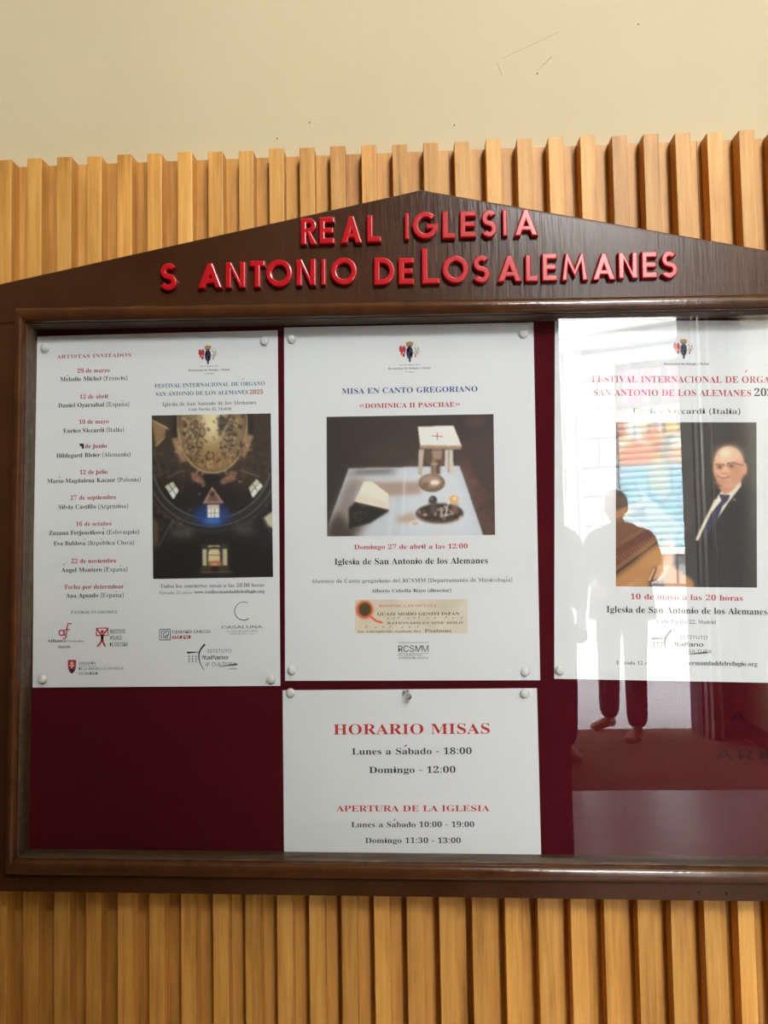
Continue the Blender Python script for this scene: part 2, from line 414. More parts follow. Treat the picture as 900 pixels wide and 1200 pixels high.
# ------------------------------------------------------------------ type: outlines of a bold serif and a plain sans face
GS = {
'A': (437, [[-9, 0, -9, 18, 9, 21, 24, 30, 49, 75, 206, 466, 224, 465, 384, 87, 411, 34, 425, 22, 443, 18, 443, 0, 229, 0, 229, 18, 270, 25, 283, 46, 273, 81, 253, 132, 103, 132, 79, 71, 76, 59, 75, 48, 87, 26, 124, 18, 128, 18, 128, 0], [113, 161, 242, 161, 177, 319]]),
'B': (443, [[16, 0, 16, 17, 45, 22, 62, 32, 72, 51, 75, 82, 75, 369, 69, 412, 51, 433, 15, 439, 15, 455, 220, 455, 284, 451, 333, 439, 368, 418, 389, 388, 396, 351, 384, 302, 348, 268, 287, 247, 360, 223, 404, 185, 418, 132, 407, 76, 371, 35, 314, 9, 238, 0], [182, 252, 188, 252, 234, 257, 263, 272, 279, 301, 285, 345, 281, 385, 269, 412, 248, 428, 216, 434, 198, 432, 188, 425, 182, 391], [222, 24, 259, 30, 283, 49, 296, 81, 301, 128, 295, 176, 277, 208, 245, 225, 197, 231, 182, 231, 182, 65, 190, 33, 202, 26]]),
'C': (469, [[257, -11, 193, -3, 137, 20, 91, 56, 56, 104, 34, 162, 26, 228, 34, 294, 56, 351, 92, 399, 139, 435, 195, 458, 259, 465, 309, 459, 367, 440, 388, 435, 408, 443, 419, 465, 437, 465, 437, 308, 420, 308, 392, 364, 356, 407, 313, 434, 265, 443, 222, 435, 187, 409, 163, 365, 149, 304, 144, 226, 149, 153, 165, 97, 192, 56, 230, 32, 278, 24, 318, 29, 358, 45, 395, 71, 428, 106, 447, 89, 395, 33, 332, 0]]),
'D': (496, [[20, 0, 20, 17, 47, 21, 63, 30, 71, 46, 74, 75, 74, 374, 71, 407, 61, 426, 43, 435, 15, 439, 15, 455, 222, 455, 296, 449, 357, 429, 405, 396, 440, 351, 461, 295, 468, 228, 459, 146, 430, 82, 382, 36, 315, 9, 228, 0], [222, 24, 262, 30, 295, 47, 319, 75, 343, 139, 351, 229, 345, 303, 330, 360, 305, 401, 269, 425, 223, 433, 202, 431, 190, 423, 182, 385, 182, 72, 190, 34, 202, 27]]),
'E': (442, [[14, 0, 14, 17, 44, 20, 62, 30, 72, 48, 75, 78, 75, 369, 72, 405, 62, 425, 44, 435, 16, 439, 16, 455, 399, 455, 399, 320, 383, 320, 369, 373, 340, 406, 295, 424, 232, 430, 200, 428, 186, 417, 183, 388, 183, 246, 193, 246, 232, 252, 259, 269, 277, 300, 288, 345, 304, 345, 304, 118, 287, 118, 273, 181, 259, 201, 241, 213, 185, 222, 183, 222, 183, 67, 185, 47, 192, 35, 230, 28, 276, 30, 313, 39, 345, 53, 371, 75, 393, 105, 411, 143, 430, 143, 402, 0]]),
'F': (405, [[15, 0, 15, 17, 45, 23, 62, 34, 72, 53, 75, 84, 75, 375, 71, 405, 61, 423, 43, 433, 14, 439, 14, 455, 394, 455, 394, 320, 377, 320, 369, 357, 355, 385, 336, 406, 310, 420, 275, 428, 230, 431, 200, 429, 186, 421, 182, 398, 182, 247, 190, 247, 229, 253, 256, 270, 274, 301, 284, 347, 302, 347, 302, 118, 285, 118, 274, 168, 257, 200, 229, 218, 189, 224, 182, 224, 182, 81, 188, 43, 196, 31, 210, 24, 257, 17, 257, 0]]),
'G': (508, [[268, -10, 200, -3, 141, 19, 93, 55, 57, 103, 35, 161, 28, 229, 35, 295, 57, 352, 93, 399, 139, 435, 195, 458, 257, 465, 311, 459, 369, 441, 388, 436, 406, 443, 419, 465, 437, 465, 437, 308, 420, 308, 403, 346, 382, 379, 357, 406, 329, 426, 299, 439, 267, 443, 224, 435, 189, 409, 165, 366, 151, 305, 146, 228, 154, 135, 180, 67, 206, 37, 238, 19, 275, 13, 308, 16, 328, 27, 339, 45, 343, 71, 343, 128, 339, 154, 329, 170, 309, 179, 275, 182, 275, 198, 500, 198, 500, 182, 473, 179, 457, 171, 449, 155, 446, 128, 446, 29, 357, 0]]),
'H': (524, [[15, 0, 15, 17, 45, 22, 62, 32, 72, 50, 75, 81, 75, 379, 71, 406, 62, 424, 44, 434, 16, 439, 16, 455, 242, 455, 242, 439, 204, 432, 187, 415, 182, 379, 182, 251, 342, 251, 342, 379, 337, 415, 320, 432, 282, 439, 282, 455, 507, 455, 507, 439, 478, 434, 461, 424, 452, 407, 449, 379, 449, 81, 452, 52, 461, 33, 478, 22, 507, 17, 507, 0, 282, 0, 282, 17, 311, 21, 329, 31, 339, 49, 342, 81, 342, 221, 182, 221, 182, 81, 185, 50, 194, 32, 212, 22, 242, 17, 242, 0]]),
'I': (261, [[13, 0, 13, 17, 42, 23, 61, 32, 72, 49, 75, 75, 75, 387, 72, 412, 63, 427, 45, 435, 13, 439, 13, 455, 244, 455, 244, 439, 214, 435, 196, 427, 186, 412, 183, 387, 183, 77, 187, 44, 206, 26, 246, 17, 246, 0]]),
'J': (331, [[109, -65, 78, -62, 51, -54, 29, -40, 11, -22, 0, -1, -3, 23, 0, 44, 11, 61, 26, 71, 44, 75, 64, 71, 79, 62, 89, 47, 93, 28, 85, -1, 77, -19, 84, -35, 105, -40, 126, -36, 139, -25, 148, 21, 148, 367, 142, 409, 135, 422, 122, 430, 79, 439, 79, 455, 314, 455, 314, 439, 277, 431, 266, 423, 260, 411, 255, 367, 255, 89, 249, 33, 232, -10, 202, -41, 162, -59]]),
'K': (511, [[16, 0, 16, 17, 45, 22, 63, 32, 72, 50, 75, 81, 75, 379, 72, 406, 63, 424, 45, 434, 17, 439, 17, 455, 242, 455, 242, 439, 205, 432, 187, 415, 183, 379, 183, 234, 321, 373, 342, 398, 349, 418, 334, 434, 291, 439, 291, 455, 486, 455, 486, 439, 477, 439, 415, 419, 345, 361, 271, 285, 463, 46, 487, 25, 519, 17, 519, 0, 281, 0, 281, 17, 306, 18, 322, 21, 334, 34, 316, 66, 199, 214, 183, 198, 183, 81, 186, 50, 195, 32, 213, 22, 242, 17, 242, 0]]),
'L': (427, [[15, 0, 15, 17, 45, 22, 62, 32, 72, 50, 75, 81, 75, 379, 71, 407, 62, 425, 44, 434, 16, 439, 16, 455, 250, 455, 250, 439, 208, 434, 196, 427, 188, 416, 182, 379, 182, 83, 185, 47, 200, 31, 234, 28, 278, 31, 315, 40, 345, 56, 370, 80, 391, 112, 409, 154, 427, 154, 402, 0]]),
'M': (634, [[14, 0, 14, 17, 43, 22, 61, 32, 72, 50, 75, 79, 75, 382, 71, 416, 53, 432, 15, 439, 15, 455, 185, 455, 317, 142, 449, 455, 617, 455, 617, 439, 590, 433, 573, 423, 563, 405, 560, 378, 560, 85, 565, 43, 582, 23, 617, 17, 617, 0, 396, 0, 396, 17, 433, 25, 450, 44, 455, 83, 455, 399, 288, 0, 270, 0, 105, 389, 105, 80, 109, 48, 120, 30, 139, 20, 169, 17, 169, 0]]),
'N': (494, [[403, -11, 107, 350, 107, 79, 110, 49, 119, 31, 136, 21, 167, 17, 167, 0, 18, 0, 18, 17, 54, 23, 71, 41, 76, 79, 76, 388, 36, 433, 18, 439, 18, 455, 156, 455, 391, 169, 391, 377, 386, 414, 369, 431, 331, 439, 331, 455, 480, 455, 480, 439, 450, 434, 433, 425, 425, 407, 422, 377, 422, -11]]),
'O': (526, [[261, -11, 213, -6, 169, 7, 129, 29, 94, 58, 66, 93, 45, 134, 32, 179, 28, 228, 32, 276, 45, 321, 66, 362, 95, 397, 130, 426, 170, 448, 216, 462, 265, 466, 313, 462, 357, 448, 397, 427, 431, 399, 459, 364, 481, 323, 494, 277, 498, 228, 494, 179, 481, 134, 459, 93, 430, 58, 395, 29, 355, 7, 310, -6], [265, 12, 306, 21, 338, 47, 361, 90, 375, 150, 379, 228, 371, 321, 348, 389, 310, 430, 260, 443, 219, 435, 186, 409, 163, 366, 150, 305, 145, 228, 153, 135, 177, 67, 215, 26]]),
'P': (418, [[15, 0, 15, 17, 45, 22, 62, 32, 72, 50, 75, 81, 75, 379, 71, 406, 62, 424, 44, 434, 16, 439, 16, 455, 214, 455, 287, 452, 336, 440, 366, 422, 390, 398, 404, 367, 409, 332, 398, 280, 367, 240, 314, 214, 242, 206, 182, 206, 182, 81, 185, 50, 194, 32, 212, 22, 242, 17, 242, 0], [182, 230, 201, 230, 244, 235, 272, 253, 287, 283, 292, 329, 288, 375, 275, 406, 252, 425, 216, 431, 189, 424, 182, 398]]),
'Q': (526, [[378, -116, 296, -103, 232, -64, 187, -1, 141, 21, 101, 50, 70, 86, 47, 129, 32, 176, 28, 228, 32, 276, 45, 321, 66, 362, 95, 397, 130, 426, 170, 448, 216, 462, 265, 466, 313, 462, 357, 448, 397, 427, 431, 399, 459, 364, 481, 323, 494, 277, 498, 228, 487, 152, 454, 86, 401, 34, 330, 0, 360, -45, 398, -72, 445, -81, 492, -73, 495, -92, 435, -110], [265, 12, 307, 21, 339, 47, 362, 90, 376, 150, 380, 228, 372, 321, 348, 389, 310, 430, 260, 443, 219, 435, 186, 409, 163, 366, 150, 305, 145, 228, 153, 135, 178, 67, 216, 26]]),
'R': (473, [[15, 0, 15, 17, 45, 22, 62, 32, 72, 50, 75, 81, 75, 379, 71, 406, 62, 424, 44, 434, 16, 439, 16, 455, 217, 455, 305, 448, 367, 426, 405, 388, 417, 334, 406, 285, 372, 248, 315, 224, 432, 50, 452, 26, 478, 17, 480, 17, 480, 0, 338, 0, 201, 212, 182, 212, 182, 81, 185, 50, 194, 32, 212, 22, 242, 17, 242, 0], [182, 234, 203, 234, 249, 240, 280, 258, 298, 290, 304, 336, 295, 389, 268, 421, 224, 431, 202, 429, 190, 422, 182, 385]]),
'S': (391, [[43, -11, 43, 158, 62, 158, 83, 94, 111, 50, 149, 24, 197, 15, 231, 20, 257, 36, 273, 60, 279, 89, 265, 129, 225, 160, 163, 191, 112, 221, 77, 253, 56, 289, 50, 332, 54, 370, 67, 403, 88, 429, 115, 449, 148, 462, 185, 466, 229, 461, 282, 448, 291, 446, 300, 445, 313, 450, 320, 466, 339, 466, 339, 319, 322, 319, 310, 354, 293, 385, 272, 410, 248, 429, 222, 441, 194, 445, 163, 440, 140, 426, 125, 406, 120, 380, 124, 356, 137, 336, 189, 303, 253, 273, 317, 233, 337, 211, 350, 188, 359, 133, 354, 93, 339, 58, 314, 29, 281, 8, 240, -6, 192, -10, 158, -8, 126, 1, 98, 9, 85, 12, 69, 7, 61, -11]]),
'T': (424, [[92, 0, 92, 17, 123, 21, 142, 31, 152, 50, 156, 81, 156, 433, 149, 433, 102, 426, 65, 403, 41, 367, 29, 318, 11, 318, 11, 455, 410, 455, 410, 317, 394, 317, 375, 382, 333, 420, 269, 433, 263, 433, 263, 81, 267, 49, 276, 30, 296, 21, 328, 17, 328, 0]]),
'U': (493, [[248, -13, 168, -2, 114, 29, 83, 81, 73, 155, 73, 379, 70, 406, 61, 424, 43, 434, 15, 439, 15, 455, 240, 455, 240, 439, 202, 432, 185, 415, 181, 379, 181, 140, 186, 88, 203, 51, 232, 29, 275, 22, 340, 37, 379, 83, 392, 159, 392, 378, 389, 406, 379, 423, 360, 433, 328, 439, 328, 455, 474, 455, 474, 439, 448, 432, 433, 421, 425, 404, 422, 378, 422, 181, 412, 92, 380, 32, 325, -2]]),
'V': (428, [[212, -13, 44, 381, 22, 420, 8, 432, -14, 439, -14, 455, 211, 455, 211, 439, 166, 432, 156, 423, 152, 410, 161, 378, 259, 143, 348, 377, 355, 409, 351, 423, 342, 432, 299, 439, 299, 455, 442, 455, 442, 439, 423, 436, 408, 427, 382, 383, 230, -13]]),
'W': (612, [[171, -11, 32, 393, 15, 427, 3, 435, -15, 439, -15, 455, 181, 455, 181, 439, 150, 432, 143, 423, 140, 410, 148, 373, 223, 153, 301, 353, 286, 399, 278, 418, 267, 429, 229, 439, 229, 455, 439, 455, 439, 439, 404, 432, 393, 412, 399, 386, 474, 166, 541, 369, 549, 406, 546, 421, 538, 430, 503, 439, 503, 455, 624, 455, 624, 439, 607, 433, 594, 421, 575, 379, 446, -11, 428, -11, 316, 309, 190, -11]]),
'X': (471, [[11, 0, 11, 17, 53, 30, 90, 66, 193, 208, 78, 386, 47, 425, 33, 435, 16, 439, 14, 439, 14, 455, 244, 455, 244, 439, 229, 439, 200, 433, 190, 415, 201, 388, 265, 289, 322, 373, 339, 414, 328, 432, 293, 439, 293, 455, 458, 455, 458, 439, 455, 439, 427, 435, 403, 423, 357, 373, 281, 265, 413, 57, 436, 28, 461, 17, 464, 17, 464, 0, 238, 0, 238, 17, 243, 17, 278, 23, 290, 41, 275, 79, 210, 183, 138, 81, 124, 45, 137, 24, 174, 17, 174, 0]]),
'Y': (426, [[101, 0, 101, 17, 131, 22, 148, 32, 157, 50, 161, 81, 161, 179, 46, 387, 29, 414, 14, 429, 1, 435, -13, 438, -13, 455, 207, 455, 207, 438, 195, 438, 167, 432, 156, 416, 164, 392, 248, 226, 333, 366, 349, 408, 336, 430, 298, 438, 295, 438, 295, 455, 439, 455, 439, 438, 409, 424, 383, 392, 268, 203, 268, 81, 271, 50, 280, 32, 298, 22, 328, 17, 328, 0]]),
'Z': (442, [[20, 0, 20, 11, 276, 430, 214, 430, 141, 420, 115, 407, 94, 386, 76, 356, 61, 316, 44, 316, 57, 455, 406, 455, 406, 443, 153, 29, 239, 29, 302, 37, 349, 61, 384, 103, 407, 164, 424, 164, 407, 0]]),
'a': (344, [[255, -10, 226, -5, 208, 10, 200, 35, 151, 2, 95, -9, 64, -4, 40, 11, 25, 34, 20, 63, 31, 104, 63, 136, 119, 164, 199, 190, 199, 241, 196, 266, 187, 282, 171, 292, 148, 296, 115, 290, 104, 274, 113, 257, 123, 231, 120, 215, 110, 202, 95, 194, 77, 191, 59, 194, 45, 203, 36, 218, 33, 236, 37, 259, 49, 278, 69, 295, 95, 308, 126, 316, 162, 318, 223, 312, 263, 292, 285, 259, 293, 210, 293, 62, 295, 40, 304, 34, 320, 42, 329, 28, 294, -1], [151, 34, 174, 41, 199, 63, 199, 169, 154, 151, 127, 123, 118, 84, 126, 46]]),
'b': (361, [[43, -11, 43, 388, 37, 428, 8, 439, 8, 455, 138, 455, 138, 279, 175, 308, 221, 318, 254, 313, 284, 299, 308, 276, 326, 245, 338, 208, 342, 166, 337, 118, 323, 75, 300, 40, 270, 13, 233, -4, 192, -10, 148, -1, 105, 28, 53, -11], [183, 14, 213, 23, 232, 49, 242, 95, 245, 160, 242, 213, 231, 251, 212, 273, 184, 280, 155, 270, 144, 257, 138, 242, 138, 69, 143, 38, 158, 20]]),
'c': (294, [[156, -10, 119, -5, 87, 11, 59, 35, 38, 68, 24, 106, 19, 150, 25, 196, 40, 237, 64, 271, 96, 297, 133, 313, 175, 319, 218, 314, 250, 298, 271, 275, 277, 245, 275, 228, 266, 215, 253, 207, 236, 204, 214, 209, 201, 225, 196, 251, 197, 261, 197, 271, 190, 290, 169, 297, 138, 285, 118, 248, 112, 187, 118, 123, 137, 76, 166, 48, 204, 38, 239, 47, 271, 72, 285, 60, 248, 21, 205, -2]]),
'd': (370, [[140, -10, 107, -5, 78, 10, 53, 35, 35, 66, 23, 104, 19, 147, 24, 196, 36, 237, 55, 272, 81, 297, 112, 313, 146, 318, 189, 309, 223, 280, 223, 401, 220, 419, 212, 430, 176, 439, 176, 455, 319, 455, 319, 75, 325, 41, 335, 32, 353, 28, 353, 11, 294, 6, 223, -10, 223, 39, 188, 2], [171, 28, 187, 31, 202, 41, 215, 56, 223, 76, 223, 242, 217, 257, 206, 270, 174, 281, 147, 273, 130, 250, 121, 210, 118, 153, 120, 98, 130, 58, 146, 36]]),
'e': (301, [[154, -10, 117, -5, 85, 10, 58, 35, 37, 69, 24, 109, 19, 157, 24, 201, 38, 240, 59, 273, 87, 298, 120, 313, 157, 318, 209, 309, 249, 280, 274, 234, 283, 173, 283, 166, 117, 166, 127, 97, 154, 56, 199, 42, 237, 53, 270, 86, 285, 73, 248, 27, 205, -1], [116, 192, 201, 192, 201, 215, 193, 277, 181, 292, 161, 297, 136, 286, 121, 255, 116, 203]]),
'f': (214, [[15, 0, 15, 16, 40, 22, 50, 35, 52, 73, 52, 277, 16, 277, 16, 310, 52, 310, 52, 353, 60, 400, 85, 436, 123, 457, 174, 465, 212, 460, 240, 446, 257, 425, 263, 400, 260, 381, 252, 367, 239, 358, 224, 355, 195, 365, 187, 376, 185, 391, 193, 420, 196, 426, 197, 433, 193, 441, 180, 443, 163, 440, 153, 430, 148, 390, 148, 310, 203, 310, 203, 277, 148, 277, 148, 65, 150, 40, 158, 26, 173, 18, 199, 16, 199, 0]]),
'g': (328, [[146, -140, 89, -136, 48, -122, 22, -100, 14, -75, 28, -46, 69, -26, 35, -1, 24, 30, 28, 54, 42, 74, 67, 92, 102, 110, 58, 135, 31, 169, 22, 212, 27, 242, 40, 268, 60, 289, 88, 305, 120, 315, 157, 318, 196, 315, 233, 304, 317, 304, 317, 268, 268, 268, 286, 237, 291, 203, 288, 176, 276, 151, 258, 131, 234, 116, 205, 106, 172, 103, 157, 103, 142, 104, 112, 94, 104, 84, 101, 71, 111, 55, 141, 49, 175, 49, 259, 40, 285, 29, 303, 13, 312, -9, 316, -37, 305, -80, 272, -113, 219, -133], [157, 124, 178, 130, 190, 146, 197, 173, 199, 211, 197, 249, 190, 276, 178, 292, 157, 297, 137, 292, 124, 276, 117, 249, 114, 211, 117, 173, 124, 146, 137, 130], [161, -116, 218, -111, 252, -94, 263, -66, 260, -51, 249, -41, 205, -34, 97, -34, 79, -52, 73, -73, 79, -89, 95, -103, 122, -113]]),
'h': (381, [[18, 0, 18, 16, 45, 26, 52, 56, 52, 399, 46, 429, 36, 437, 19, 440, 19, 455, 148, 455, 148, 267, 190, 305, 243, 318, 292, 306, 321, 271, 330, 212, 330, 56, 337, 26, 347, 19, 363, 16, 363, 0, 202, 0, 202, 16, 207, 16, 228, 26, 235, 56, 235, 217, 229, 258, 219, 268, 203, 271, 173, 262, 148, 235, 148, 56, 154, 26, 164, 19, 180, 16, 180, 0]]),
'i': (199, [[101, 362, 81, 366, 65, 376, 54, 393, 50, 412, 54, 432, 65, 449, 81, 460, 101, 463, 120, 460, 137, 449, 147, 432, 151, 412, 147, 393, 136, 376, 120, 366], [18, 0, 18, 16, 45, 26, 52, 56, 52, 252, 47, 285, 20, 293, 21, 310, 148, 310, 148, 56, 154, 26, 180, 16, 180, 0]]),
'j': (210, [[106, 363, 86, 367, 70, 378, 59, 394, 56, 414, 59, 434, 71, 450, 87, 461, 106, 465, 126, 461, 142, 450, 153, 434, 157, 414, 153, 394, 142, 378, 126, 367], [36, -140, -11, -131, -44, -105, -53, -88, -56, -70, -53, -53, -45, -40, -32, -32, -15, -29, 15, -39, 23, -51, 26, -66, 19, -87, 11, -103, 16, -113, 31, -117, 49, -113, 58, -100, 64, -54, 64, 250, 56, 284, 43, 291, 22, 294, 22, 310, 159, 310, 159, -21, 151, -73, 127, -110, 88, -133]]),
'k': (359, [[17, 0, 17, 16, 45, 26, 52, 56, 52, 398, 47, 429, 38, 436, 20, 439, 21, 455, 148, 455, 148, 169, 227, 248, 240, 264, 244, 278, 235, 290, 209, 293, 206, 293, 206, 310, 345, 310, 345, 293, 308, 284, 275, 260, 222, 209, 346, 34, 360, 21, 376, 16, 376, 0, 211, 0, 211, 16, 217, 16, 234, 20, 239, 32, 232, 49, 163, 147, 148, 134, 148, 56, 154, 26, 180, 16, 180, 0]]),
'l': (200, [[18, 0, 18, 16, 45, 26, 52, 56, 52, 398, 47, 429, 38, 436, 20, 439, 20, 455, 148, 455, 148, 56, 154, 26, 180, 16, 180, 0]]),
'm': (555, [[18, 0, 18, 16, 45, 26, 52, 56, 52, 253, 46, 284, 36, 291, 19, 294, 19, 310, 146, 310, 146, 265, 188, 305, 237, 318, 277, 312, 305, 293, 320, 261, 364, 304, 418, 318, 465, 306, 494, 271, 504, 212, 504, 56, 510, 26, 520, 19, 536, 16, 536, 0, 377, 0, 377, 16, 393, 19, 403, 26, 410, 56, 410, 217, 404, 258, 394, 268, 377, 271, 349, 263, 324, 237, 324, 56, 331, 26, 340, 19, 356, 16, 356, 0, 199, 0, 199, 16, 215, 19, 225, 26, 232, 56, 232, 217, 226, 258, 216, 268, 199, 271, 170, 262, 146, 235, 146, 56, 152, 27, 162, 19, 177, 16, 177, 0]]),
'n': (381, [[18, 0, 18, 16, 45, 26, 52, 56, 52, 253, 46, 284, 36, 291, 19, 294, 19, 310, 148, 310, 148, 267, 190, 306, 243, 318, 292, 306, 321, 271, 330, 212, 330, 56, 337, 26, 347, 19, 363, 16, 363, 0, 202, 0, 202, 16, 207, 16, 228, 26, 235, 56, 235, 217, 229, 258, 219, 268, 203, 271, 173, 262, 148, 235, 148, 56, 154, 26, 164, 19, 180, 16, 180, 0]]),
'o': (337, [[169, -10, 127, -5, 90, 11, 60, 37, 38, 70, 24, 110, 19, 154, 24, 199, 38, 239, 60, 272, 90, 297, 127, 313, 168, 318, 209, 313, 245, 298, 275, 273, 298, 240, 312, 200, 317, 154, 312, 108, 298, 69, 275, 36, 245, 11, 210, -5], [169, 11, 193, 18, 209, 39, 217, 81, 220, 154, 217, 227, 208, 271, 192, 292, 169, 299, 144, 292, 128, 271, 120, 227, 117, 154, 120, 82, 128, 39, 144, 18]]),
'p': (372, [[17, -139, 17, -124, 40, -117, 50, -101, 52, -64, 52, 243, 46, 283, 19, 295, 19, 310, 143, 310, 143, 263, 166, 294, 195, 313, 230, 319, 264, 314, 293, 298, 317, 274, 335, 241, 346, 203, 350, 160, 346, 113, 334, 72, 316, 38, 291, 12, 261, -5, 227, -10, 183, 1, 148, 32, 148, -58, 152, -99, 167, -118, 197, -123, 197, -139], [195, 28, 222, 36, 239, 59, 249, 99, 253, 154, 250, 208, 241, 248, 225, 270, 199, 278, 171, 267, 148, 235, 148, 69, 167, 38]]),
'q': (364, [[175, -139, 175, -123, 214, -114, 221, -102, 224, -83, 224, 29, 187, 0, 142, -9, 108, -5, 79, 10, 54, 33, 36, 64, 24, 101, 20, 144, 25, 192, 40, 234, 63, 270, 93, 297, 129, 313, 170, 319, 215, 310, 257, 281, 309, 320, 320, 320, 320, -83, 326, -113, 337, -120, 354, -123, 354, -139], [179, 30, 208, 40, 218, 52, 224, 67, 224, 241, 219, 271, 204, 289, 179, 295, 150, 286, 131, 261, 120, 218, 117, 156, 120, 100, 131, 60, 150, 37]]),
'r': (288, [[18, 0, 18, 16, 45, 26, 52, 56, 52, 252, 46, 285, 20, 293, 21, 310, 146, 310, 146, 252, 165, 280, 187, 301, 210, 314, 233, 318, 258, 315, 275, 304, 286, 287, 289, 266, 287, 248, 278, 234, 265, 225, 248, 222, 222, 231, 207, 250, 189, 260, 175, 255, 162, 241, 152, 220, 149, 192, 149, 56, 152, 37, 159, 25, 197, 16, 197, 0]]),
's': (289, [[151, -10, 122, -6, 87, 6, 73, 9, 60, 4, 51, -9, 36, -9, 36, 105, 53, 105, 66, 68, 87, 39, 112, 21, 140, 15, 162, 18, 179, 27, 189, 40, 192, 58, 183, 84, 156, 105, 107, 130, 76, 148, 54, 169, 41, 193, 37, 220, 44, 259, 65, 291, 98, 312, 141, 319, 166, 316, 199, 308, 206, 306, 213, 305, 223, 308, 230, 319, 244, 319, 244, 222, 228, 222, 215, 254, 196, 277, 174, 291, 149, 296, 130, 294, 116, 286, 108, 274, 105, 259, 115, 232, 146, 212, 191, 189, 221, 172, 241, 151, 253, 127, 257, 95, 250, 51, 228, 18, 194, -3]]),
't': (229, [[124, -9, 89, -4, 66, 10, 53, 36, 48, 71, 48, 279, 20, 279, 20, 300, 88, 369, 129, 424, 144, 424, 144, 310, 208, 310, 208, 279, 144, 279, 144, 82, 149, 51, 157, 43, 168, 40, 189, 49, 206, 75, 222, 66, 198, 24, 165, -1]]),
'u': (375, [[131, -10, 91, -3, 65, 17, 51, 51, 46, 97, 46, 248, 39, 282, 29, 291, 11, 294, 11, 310, 142, 310, 142, 74, 151, 46, 162, 38, 177, 36, 205, 43, 228, 66, 228, 248, 221, 283, 209, 291, 189, 294, 189, 310, 324, 310, 324, 70, 331, 39, 360, 30, 360, 13, 300, 7, 228, -10, 228, 40, 209, 19, 186, 3, 160, -7]]),
'v': (307, [[142, -10, 38, 248, 22, 281, 12, 290, -3, 293, -3, 310, 164, 310, 164, 294, 156, 294, 136, 290, 129, 276, 130, 268, 185, 122, 236, 253, 241, 272, 232, 289, 203, 294, 203, 310, 305, 310, 305, 295, 289, 289, 278, 279, 260, 243, 160, -10]]),
'w': (435, [[122, -10, 17, 265, 6, 284, -11, 293, -11, 310, 138, 310, 138, 293, 120, 289, 114, 276, 116, 266, 120, 253, 167, 127, 211, 235, 201, 266, 190, 288, 168, 295, 168, 310, 323, 310, 323, 293, 302, 288, 296, 276, 296, 269, 298, 262, 336, 141, 382, 256, 387, 275, 380, 289, 356, 295, 356, 310, 445, 310, 445, 295, 425, 284, 412, 258, 304, -10, 289, -10, 223, 197, 140, -10]]),
'x': (319, [[5, 0, 5, 15, 34, 29, 62, 56, 123, 136, 43, 263, 24, 285, 4, 293, 4, 310, 169, 310, 169, 294, 147, 291, 140, 280, 149, 260, 183, 206, 224, 257, 234, 279, 227, 290, 201, 294, 201, 310, 311, 310, 311, 296, 283, 283, 254, 254, 198, 184, 291, 36, 303, 21, 319, 15, 319, 0, 155, 0, 155, 16, 178, 19, 185, 30, 173, 59, 138, 114, 97, 61, 85, 34, 92, 20, 114, 15, 118, 15, 118, 0]]),
'y': (301, [[52, -140, 29, -137, 10, -125, -3, -107, -7, -84, -4, -67, 5, -53, 18, -43, 36, -40, 64, -49, 72, -61, 75, -76, 74, -81, 74, -87, 77, -96, 86, -99, 99, -92, 114, -74, 129, -44, 140, -5, 36, 251, 25, 275, 15, 287, -3, 293, -5, 293, -5, 310, 162, 310, 162, 293, 136, 289, 128, 275, 130, 267, 133, 257, 185, 119, 230, 241, 236, 260, 238, 274, 229, 289, 203, 293, 203, 310, 300, 310, 300, 293, 287, 290, 277, 281, 259, 242, 162, -24, 129, -96, 113, -117, 95, -131]]),
'z': (293, [[13, 0, 13, 14, 168, 287, 128, 287, 96, 283, 72, 272, 55, 250, 44, 216, 26, 216, 32, 310, 275, 310, 275, 291, 126, 25, 152, 25, 194, 30, 223, 44, 244, 69, 260, 107, 276, 107, 268, 0]]),
'0': (376, [[188, -7, 133, 1, 91, 24, 60, 61, 39, 111, 27, 171, 23, 241, 27, 311, 39, 371, 60, 420, 91, 456, 133, 479, 189, 486, 242, 479, 283, 456, 314, 419, 336, 370, 348, 310, 353, 240, 348, 171, 336, 110, 314, 61, 283, 24, 241, 1], [188, 37, 219, 50, 237, 91, 246, 155, 248, 240, 246, 326, 237, 390, 219, 429, 189, 443, 157, 429, 139, 390, 130, 326, 127, 240, 130, 155, 139, 91, 157, 50]]),
'1': (376, [[65, 0, 65, 36, 120, 36, 135, 38, 146, 45, 154, 79, 154, 416, 108, 365, 87, 351, 67, 346, 52, 349, 40, 359, 31, 375, 28, 396, 74, 412, 132, 447, 179, 482, 254, 482, 254, 79, 261, 47, 271, 38, 288, 36, 343, 36, 343, 0]]),
'2': (376, [[24, 0, 24, 69, 123, 171, 187, 245, 218, 307, 226, 371, 223, 405, 212, 427, 196, 441, 174, 445, 145, 438, 126, 416, 116, 380, 112, 329, 77, 333, 50, 344, 32, 365, 26, 396, 30, 419, 43, 441, 63, 459, 92, 474, 129, 483, 174, 486, 240, 479, 288, 456, 318, 421, 328, 375, 319, 329, 291, 281, 238, 220, 154, 138, 87, 74, 244, 74, 263, 77, 279, 86, 292, 101, 300, 120, 305, 141, 345, 141, 341, 0]]),
